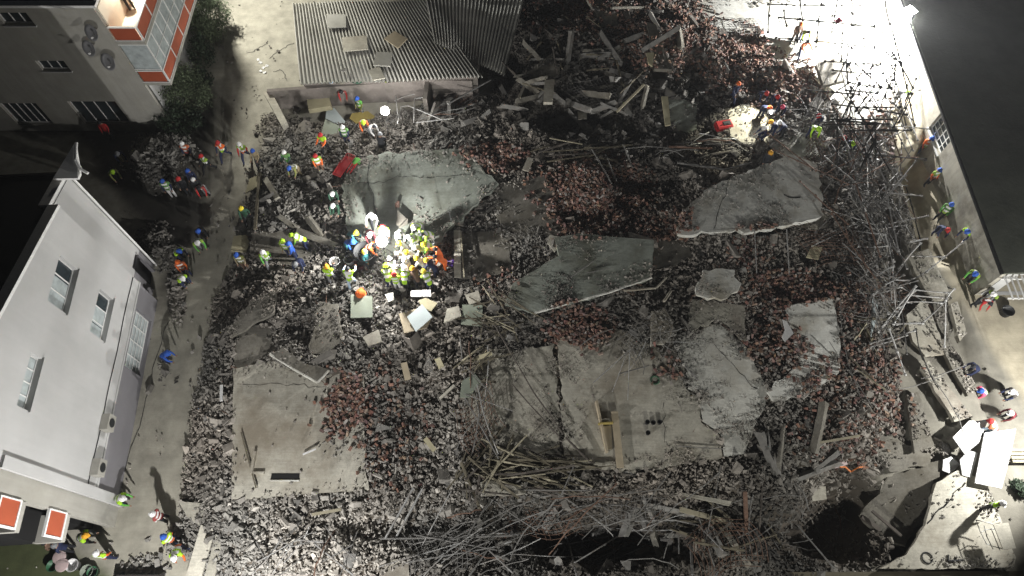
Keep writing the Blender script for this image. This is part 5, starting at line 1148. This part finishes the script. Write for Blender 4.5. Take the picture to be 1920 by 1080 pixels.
# ------------------------------------------------------------------ people
def body(lean=0, knee=0, armf=.2, armo=.15, elbow=.3, step=0, twist=0, crouch=0, armasym=0):
    """one skinned body, facing +Y; returns mesh and its bone segments"""
    J = {}; hipz = .93-crouch*.45
    def rotl(p, a, piv): # lean forward about X
        y, z = p[1]-piv[1], p[2]-piv[2]; c, s = math.cos(-a), math.sin(-a); return (p[0], piv[1]+y*c-z*s, piv[2]+y*s+z*c)
    pv = (0, -crouch*.15, hipz)
    up = {'spine': (0, .01, .22), 'chest': (0, .0, .46), 'neck': (0, .01, .57), 'head': (0, .04, .67), 'crown': (0, .03, .79), 'nose': (0, .14, .68), 'earL': (.085, .03, .68), 'earR': (-.085, .03, .68)}
    V_ = [pv]; E_ = []; Rr = [(.15, .115)]; names = ['hip']; par = ['']
    def add(nm, p, parent, r):
        V_.append(p); Rr.append(r if isinstance(r, tuple) else (r, r)); E_.append((names.index(parent), len(names))); names.append(nm); par.append(parent)
    def U(p): return rotl((p[0], pv[1]+p[1], hipz+p[2]), lean, pv)
    add('spine', U((0, .01, .22)), 'hip', (.15, .11)); add('chest', U((0, .0, .44)), 'spine', (.17, .12)); add('neck', U((0, .01, .56)), 'chest', .06)
    hp = lambda p: rotl(p, -lean*.5, U((0, .01, .56)))
    add('head', hp(U((0, .035, .66))), 'neck', (.085, .1)); add('crown', hp(U((0, .03, .76))), 'head', .075); add('nose', hp(U((0, .15, .655))), 'head', .018)
    for s, sd in ((1, 'L'), (-1, 'R')):
        af = armf+armasym*s; add('sh'+sd, U((s*.2, 0, .47)), 'chest', .07)
        e_ = (s*(.2+.28*math.sin(armo)), .28*math.sin(af)*math.cos(armo), .47-.28*math.cos(af)*math.cos(armo)); eb = af+elbow
        w_ = (e_[0]-s*.04, e_[1]+.25*math.sin(eb), e_[2]-.25*math.cos(eb)); hn = (w_[0], w_[1]+.085*math.sin(eb), w_[2]-.085*math.cos(eb))
        keep = lean*.75
        Uw = lambda p: rotl(U(p), -keep, U((s*.2, 0, .47)))
        add('el'+sd, Uw(e_), 'sh'+sd, .058); add('wr'+sd, Uw(w_), 'el'+sd, .042); add('ha'+sd, Uw(hn), 'wr'+sd, (.04, .02))
        for k in range(4):
            o_ = (k-1.5)*.021; L_ = (.07, .085, .08, .06)[k]; f1 = (hn[0]+.2*0, hn[1]+L_*.6*math.sin(eb), hn[2]-L_*.6*math.cos(eb)); f1 = (hn[0]+o_*1.0, f1[1], f1[2]); f2 = (hn[0]+o_*1.1-s*.02, f1[1]+L_*.4*math.sin(eb+.6), f1[2]-L_*.4*math.cos(eb+.6))
            add(f'f{k}{sd}', Uw(f1), 'ha'+sd, .009); add(f'g{k}{sd}', Uw(f2), f'f{k}{sd}', .008)
        add('t'+sd, Uw((hn[0]-s*.045, hn[1]+.02, hn[2]+.01)), 'wr'+sd, .01)
        st = step*s; th = knee+crouch*1.3+max(0, st)*.5; 
        kx = s*(.11+.05*crouch); ky = pv[1]+.42*math.sin(th+st*.4*0+st*.5); kz = hipz-.05-.42*math.cos(th+st*.5)
        ash = th*(-.9)+st*.5-.05 if crouch or knee else st*.5-.12*abs(st)
        ay = ky+.41*math.sin(ash if not crouch else -.55); az = max(.09, kz-.41*math.cos(ash if not crouch else -.55))
        add('th'+sd, (s*.1, pv[1], hipz-.05), 'hip', .11); add('kn'+sd, (kx, ky, kz), 'th'+sd, .078); add('an'+sd, (kx+s*.01, ay, az), 'kn'+sd, .058); add('to'+sd, (kx+s*.03, ay+.17, az-.045), 'an'+sd, (.045, .035))
    zmin = min(p[2] for p in V_)-.04; V_ = [(p[0], p[1], p[2]-zmin) for p in V_]
    me = bpy.data.meshes.new('skel'); me.from_pydata(V_, E_, []); ob = bpy.data.objects.new('skel', me); COL.objects.link(ob)
    ob.modifiers.new('s', 'SKIN'); sv = me.skin_vertices[0].data
    for i, r in enumerate(Rr): sv[i].radius = r; sv[i].use_root = (i == 0)
    sb = ob.modifiers.new('u', 'SUBSURF'); sb.levels = 1
    dg = bpy.context.evaluated_depsgraph_get(); out = bpy.data.meshes.new_from_object(ob.evaluated_get(dg)); bpy.data.objects.remove(ob); out.name = 'person'
    segs = [(par[i], names[i], np.array(V_[names.index(par[i])]), np.array(V_[i]), (Rr[i][0]+Rr[names.index(par[i])][0])/2) for i in range(1, len(names))]
    return out, segs, np.array(V_[names.index('crown')]), np.array(V_[names.index('head')]), lean
def finish(me, segs):
    nf = len(me.polygons); cen = np.zeros(nf*3); me.polygons.foreach_get('center', cen); cen = cen.reshape(-1, 3)
    D = []
    for pa, nm, a, b, r in segs:
        ab = b-a; t = np.clip(((cen-a)@ab)/(ab@ab), 0, 1); D.append(np.linalg.norm(cen-a-t[:, None]*ab, axis=1)-r)
    k = np.argmin(np.array(D), 0); reg = []
    for i in k:
        pa, nm = segs[i][:2]
        if nm in ('neck', 'head', 'crown', 'nose') or nm[:2] in ('ha',) or nm[0] in 'fg' or nm in ('tL', 'tR'): reg.append(0)
        elif nm[:2] in ('sh', 'el', 'wr') or nm in ('chest', 'spine'): reg.append(1)
        elif nm[:2] in ('th', 'kn', 'an'): reg.append(2)
        elif nm[:2] == 'to': reg.append(3)
        else: reg.append(1)
    reg = np.array(reg); names_ = [segs[i][1] for i in k]
    for m_ in (M['skin'], cm('navy'), cm('navy'), M['boot']): me.materials.append(m_)
    me.polygons.foreach_set('material_index', reg); me.shade_smooth(); me.update()
    # vest shell
    tors = [i for i, nme in enumerate(names_) if nme in ('spine', 'chest', 'shL', 'shR')]
    vn_ = [v.normal.copy() for v in me.vertices]; idx = {}; vs = []; fs = []; ms_ = []
    hipp = segs[0][2]; chp = next(s[3] for s in segs if s[1] == 'chest'); axv = (chp-hipp)/np.linalg.norm(chp-hipp)
    for i in tors:
        f = []
        for vi in me.polygons[i].vertices:
            if vi not in idx: idx[vi] = len(vs); vs.append(me.vertices[vi].co+vn_[vi]*.022)
            f.append(idx[vi])
        fs.append(f); t = float((cen[i]-hipp)@axv); x_ = cen[i][0]
        ms_.append(2 if .14 < t < .20 else (1 if t < .14 else (2 if .07 < abs(x_) < .11 and t > .2 else 0)))
    vm_ = bpy.data.meshes.new('vest'); vm_.from_pydata(vs, [], fs)
    for q in ('lime', 'lime', 'silver'): vm_.materials.append(cm(q))
    vm_.polygons.foreach_set('material_index', ms_); vm_.shade_smooth()
    return vm_
POSES = {}
for nm, kw, txt in [('stand', dict(armf=.15), 'standing'), ('walk', dict(armf=.1, step=.9, armasym=.4), 'walking'), ('carry', dict(armf=.6, elbow=.9, step=.4), 'holding something'),
                ('bend', dict(lean=.95, armf=.5, elbow=.2, knee=.15), 'bending forward'), ('reach', dict(lean=.35, armf=1.0, armo=.4, elbow=.3, step=.5), 'reaching forward'),
                ('crouch', dict(lean=.6, crouch=1, armf=.6, elbow=.5), 'crouching'), ('wide', dict(lean=.1, armf=.3, armo=.8, elbow=.5, step=-.6), 'with elbows out')]:
    me_, sg, crown, head, ln = body(**kw); vs_ = finish(me_, sg); POSES[nm] = (me_, vs_, crown, head, ln, txt)
hm = MB(); hm.lathe([(.175, -.005), (.16, .0), (.148, .015), (.146, .06), (.128, .11), (.09, .15), (.045, .168), (0, .172)], 16)
hm.add([(-.1, .1, .0), (.1, .1, .0), (.06, .215, -.012), (-.06, .215, -.012), (0, .225, -.012)], [(0, 1, 2, 4, 3)]); hm.box((0, 0, .165), (.03, .2, .03))
helm_me = hm.mesh('helmet', M['white']); helm_me.shade_smooth()
def person(u, v, hel, va, vb, shirt, trou, pose, head_deg, place, lying=False, vest=True, zoff=0, scale=.96):
    me_, vs_, crown, head, ln, txt = POSES[pose]
    hz = crown[2]*scale; g_ = G(u, v, hz); p = P(u, v, g_.z+hz)
    a = R(head_deg); off = Matrix.Rotation(a, 3, 'Z') @ Vector((head[0], head[1], 0))*scale
    gz = surf(p.x-off.x, p.y-off.y)+zoff
    o = link('person', me_); o.location = (p.x-off.x, p.y-off.y, gz-.02); o.rotation_euler = (0, 0, a); o.scale = (scale*random.uniform(.97, 1.03),)*3
    for i, k_ in ((1, shirt), (2, trou)): o.material_slots[i].link = 'OBJECT'; o.material_slots[i].material = cm(k_)
    if hel:
        h_ = link('helmet', helm_me, o); h_.location = Vector(head)+Vector((0, 0, .035)); h_.rotation_euler = (-ln*.5, 0, 0); h_.scale = (.86,)*3; h_.material_slots[0].link = 'OBJECT'; h_.material_slots[0].material = cm(hel)
    else:
        h_ = link('hair', helm_me, o); h_.location = Vector(head)+Vector((0, 0, .02)); h_.scale = (.72, .72, .7); h_.material_slots[0].link = 'OBJECT'; h_.material_slots[0].material = cm('black')
    if va:
        q = link('vest', vs_, o)
        for i, k_ in ((0, va), (1, vb)): q.material_slots[i].link = 'OBJECT'; q.material_slots[i].material = cmd(k_)
    if va: cl = f'{va} vest' if va == vb else f'{va} and {vb} vest'
    else: cl = f'{shirt} clothing'
    lb = f'{hel+" helmeted" if hel else "bareheaded"} person {txt} in {cl} {place}'
    if len(lb.split()) > 16: lb = lb.replace(f' {txt}', '')
    tag(o, lb, 'person', 'rescue workers')
    return o
PEOPLE = [
 (340,268,'white','orange','red','navy','black','stand',180,'at the dark rubble left of the lane'),
 (375,290,'red','lime','black','black','black','walk',150,'at the left lane edge'),
 (407,266,'red','orange','lime','navy','navy','walk',170,'leftmost of two on the upper lane'),
 (447,268,'white','lime','orange','red','navy','walk',180,'right one of two on the upper lane'),
 (472,280,'blue',None,None,'khaki','black','carry',180,'with a board beside the upper lane'),
 (531,283,'white','green','green','darkgreen','grey','carry',170,'above the brown beam'),
 (543,317,'blue','olive','olive','olive','khaki','bend',160,'left of the red stretcher'),
 (600,252,'red','lime','orange','orange','black','carry',160,'below the pale green board'),
 (590,290,'red','lime','orange','orange','brown','stand',200,'upper left of the red stretcher'),
 (640,172,None,'red','red','red','black','bend',190,'against the plaster wall'),
 (669,183,'blue','green','lime','olive','grey','stand',150,'below the plaster wall'),
 (641,236,'white','green','green','navy','navy','stand',180,'on the pale boards'),
 (680,226,'lime','orange','green','orange','brown','bend',200,'left of the small work light'),
 (700,232,None,None,None,'white','grey','bend',230,'beside the small work light'),
 (712,250,'grey',None,None,'black','black','crouch',0,'in shadow below the small work light'),
 (621,359,'white',None,None,'darkgreen','darkgreen','bend',200,'upper of two in dark green'),
 (623,384,'white',None,None,'darkgreen','darkgreen','crouch',180,'lower of two in dark green'),
 (208,320,'lime','olive','olive','olive','black','bend',220,'alone in darkness between the houses'),
 (303,338,'blue','green','green','navy','white','stand',190,'at the edge of the dark corner'),
 (350,318,'blue',None,None,'navy','black','stand',180,'in the dark left of the lane'),
 (333,334,'red',None,None,'black','black','stand',180,'in the dark left of the lane'),
 (360,334,'white',None,None,'black','black','stand',200,'in the dark left of the lane'),
 (371,352,None,'red','red','red','grey','bend',190,'beside the lane with a pack'),
 (217,285,'grey',None,None,'navy','khaki','bend',210,'deep in the dark corner'),
 (185,228,None,None,None,'red','black','stand',180,'by the ground floor windows'),
 (451,389,'yellow',None,None,'darkgreen','black','walk',190,'on the rubble edge right of the lane'),
 (370,432,'blue',None,None,'black','black','bend',200,'on the middle of the lane'),
 (369,454,'white','lime','lime','green','grey','bend',210,'on the middle of the lane'),
 (337,472,'blue','lime','lime','navy','navy','bend',240,'near the house corner'),
 (331,489,'orange','orange','orange','orange','navy','stand',200,'near the house corner'),
 (341,521,'white','lime','lime','navy','navy','bend',230,'near the house corner'),
 (443,477,'blue','olive','olive','khaki','brown','stand',180,'below the square cream board'),
 (491,471,'white','lime','green','green','grey','walk',200,'left of the dark slab'),
 (528,450,'lime','lime','lime','olive','navy','stand',180,'left of a pair on the dark slab'),
 (546,440,'lime','lime','lime','green','navy','bend',90,'right of a pair on the dark slab'),
 (540,456,'blue',None,None,'blue','navy','stand',100,'between the pair on the dark slab'),
 (552,492,'grey',None,None,'navy','navy','bend',180,'on dark rubble left of the crowd'),
 (312,662,'blue',None,None,'blue','navy','bend',260,'alone by the white house wall'),
 (228,934,'white','lime','lime','green','navy','bend',260,'at the house corner beside the lane'),
 (283,963,'white','red','red','white','black','stand',90,'on the lower lane'),
 (304,1006,'blue','lime','orange','orange','navy','stand',60,'at the lane bottom'),
 (325,1046,'white','lime','orange','orange','navy','bend',190,'at the bottom edge'),
 (178,1038,'white','lime','orange','orange','navy','stand',0,'left of the digger bucket'),
 (158,1004,'amber','lime','lime','black','black','bend',270,'below the orange balcony panels'),
 (99,1022,'grey',None,None,'navy','black','stand',90,'beside the bottom left buckets'),
 (78,1017,None,None,None,'brown','black','stand',90,'beside the bottom left buckets'),
 (664,428,'yellow',None,None,'teal','black','bend',250,'at the upper left of the lit crowd'),
 (694,400,'white',None,None,'white','black','reach',180,'above the lit crowd'),
 (692,438,'white',None,None,'maroon','maroon','bend',200,'at the upper left of the lit crowd'),
 (717,424,'red','lime','white','white','grey','stand',180,'at the top of the lit crowd'),
 (659,450,'blue',None,None,'blue','teal','bend',240,'at the left side of the lit crowd'),
 (682,471,'yellow',None,None,'teal','black','stand',250,'beside the big dark bin'),
 (700,455,None,'orange','orange','orange','black','bend',260,'left of the crowd lamp'),
 (776,425,'white','lime','lime','white','grey','bend',150,'at the upper right of the crowd'),
 (790,437,None,'lime','lime','lime','white','bend',120,'at the upper right of the crowd'),
 (793,450,'yellow','lime','lime','green','navy','bend',90,'at the right of the crowd'),
 (760,468,'yellow',None,None,'white','white','bend',90,'in the brightest part of the crowd'),
 (781,484,'yellow',None,None,'white','grey','bend',60,'in the lower right of the crowd'),
 (799,488,'yellow',None,None,'navy','navy','bend',60,'at the lower right of the crowd'),
 (723,499,'lime','lime','lime','white','navy','bend',10,'leftmost in the lower row of the crowd'),
 (742,498,'white','lime','green','white','navy','bend',10,'middle in the lower row of the crowd'),
 (757,502,'white','lime','lime','green','black','bend',0,'right in the lower row of the crowd'),
 (738,513,'red','lime','lime','pink','white','stand',0,'with arms apart below the crowd'),
 (611,499,'amber','lime','lime','black','grey','carry',0,'at the far left below the crowd'),
 (651,503,None,'lime','lime','lightblue','lightblue','reach',0,'beside the two white buckets'),
 (794,507,'yellow','lime','lime','navy','navy','bend',30,'by the crossed poles below the crowd'),
 (816,466,None,None,None,'orange','orange','reach',90,'upper one in orange right of the crowd'),
 (815,480,None,None,None,'orange','orange','bend',80,'lower one in orange right of the crowd'),
 (772,500,'amber',None,None,'brown','black','bend',30,'in the lower row of the crowd'),
 (748,438,'white',None,None,'white','white','bend',180,'in the glare above the crowd centre'),  # white clothes at the crowd centre paint the lamp's overexposure
 (742,470,'white',None,None,'white','white','bend',90,'in the glare at the crowd centre'),
 (757,485,'white',None,None,'white','grey','bend',20,'in the glare below the crowd centre'),
 (768,450,'white','lime','lime','white','black','bend',100,'in the glare right of centre'),
 (778,462,'white',None,None,'white','white','bend',100,'at the inner right of the crowd'),
 (748,455,'yellow',None,None,'white','grey','crouch',100,'crouched at the crowd centre'),
 (730,484,'white',None,None,'white','black','bend',30,'just below the crowd lamp'),
 (1386,155,'orange',None,None,'navy','navy','walk',200,'left above the lit ground circle'),
 (1440,170,'red',None,None,'navy','black','bend',200,'top of the firefighter group'),
 (1459,180,'red',None,None,'navy','navy','bend',170,'in the firefighter group'),
 (1468,199,'pink',None,None,'navy','black','bend',150,'right side of the firefighter group'),
 (1444,201,'orange',None,None,'navy','navy','bend',190,'middle of the firefighter group'),
 (1447,226,'amber',None,None,'navy','navy','bend',110,'right of the lit ground circle'),
 (1434,238,'white',None,None,'navy','navy','crouch',110,'lower right of the lit ground circle'),
 (1463,228,'white',None,None,'navy','black','bend',100,'right of the lit ground circle'),
 (1536,240,'lime','lime','lime','lime','navy','bend',180,'below the bright leaning tubes'),
 (1540,210,'red',None,None,'navy','navy','bend',130,'behind the lime jacket worker'),
 (1587,253,'red',None,None,'black','black','bend',160,'below the fallen scaffold grid'),
 (1604,263,'lime',None,None,'navy','navy','bend',160,'below the fallen scaffold grid'),
 (1446,285,'amber',None,None,'black','black','stand',180,'on the edge of the bright slab'),
 (1503,44,'orange',None,None,'brown','black','stand',180,'on the glaring white yard'),
 (1518,58,None,'lime','lime','lime','navy','bend',190,'on the glaring white yard'),
 (1516,76,None,'orange','orange','orange','navy','reach',200,'lowest on the glaring white yard'),
 (1708,166,'lime',None,None,'black','black','bend',190,'against the stained pale wall'),
 (1749,258,'blue','orange','lime','orange','navy','stand',180,'topmost along the stained wall'),
 (1765,316,'blue','lime','orange','orange','black','stand',190,'second down along the stained wall'),
 (1785,383,'blue','green','lime','green','black','stand',140,'third down along the stained wall'),
 (1776,432,'red',None,None,'navy','navy','bend',170,'left of a pair by the stained wall'),
 (1811,437,'blue','lime','red','navy','navy','bend',120,'right of a pair by the stained wall'),
 (1831,512,'blue','lime','lime','green','black','bend',130,'at the building corner'),
 (1866,550,'white','lime','black','black','grey','bend',120,'below the slatted canopy'),
 (1860,568,None,'red','red','red','black','bend',180,'below the slatted canopy'),
 (1841,678,None,None,None,'navy','navy','bend',100,'topmost of the row on the right lane'),
 (1862,721,'blue','pink','lime','pink','grey','bend',100,'second in the row on the right lane'),
 (1883,742,'white','black','black','navy','black','bend',100,'third in the row on the right lane'),
 (1898,773,'white',None,None,'maroon','black','bend',100,'at the right edge of the lane row'),
 (1862,788,'red','orange','red','lightblue','lightblue','bend',60,'lowest of the row above the white boards'),
 (1884,943,'white','lime','lime','black','black','stand',200,'in the garden at the right edge'),
]
for t in PEOPLE: person(*t)
# dark figure on the balcony, patient on the stretcher, helmet on a board
o = person(233, 22, None, None, None, 'black', 'black', 'bend', 40, 'on the lit balcony of the apartment block'); o.location = (D0.x+.35, D0.y+2.2, 6.89)
o = person(648, 318, None, None, None, 'green', 'red', 'stand', 0, 'x'); q = G(648, 318); o.scale = (.78,)*3; o.location = (q.x+.3, q.y-.65, q.z+.5); o.rotation_euler = (R(-90), 0, R(-25)); o['label'] = 'person lying in green clothing strapped on the red stretcher'; o['group'] = 'patient'
q = G(680, 560); o = link('hard_hat', helm_me); o.location = (q.x, q.y, q.z+.55); o.scale = (1.6,)*3; o.material_slots[0].link = 'OBJECT'; o.material_slots[0].material = cm('orange'); tag(o, 'orange red hard hat resting on the square olive board', 'hard hat')
# the white house and other parents were built around local origins

bpy.ops.mesh.primitive_cube_add(size=1); hz = bpy.context.object; hz.name = 'haze'; hz.location = (0, 30, 15); hz.scale = (150, 110, 38)  # thin haze volume added so that the lamps show a glow
hm_ = bpy.data.materials.new('dusty_air'); hm_.use_nodes = True; hn = hm_.node_tree.nodes; hn.clear()  # material of the haze added for the lamps' glow
ho = hn.new('ShaderNodeOutputMaterial'); hv = hn.new('ShaderNodeVolumePrincipled'); hv.inputs['Density'].default_value = HAZE; hv.inputs['Color'].default_value = (.9, .92, .95, 1); hv.inputs['Anisotropy'].default_value = .3
hm_.node_tree.links.new(hv.outputs[0], ho.inputs['Volume']); hz.data.materials.append(hm_); hz['kind'] = 'stuff'
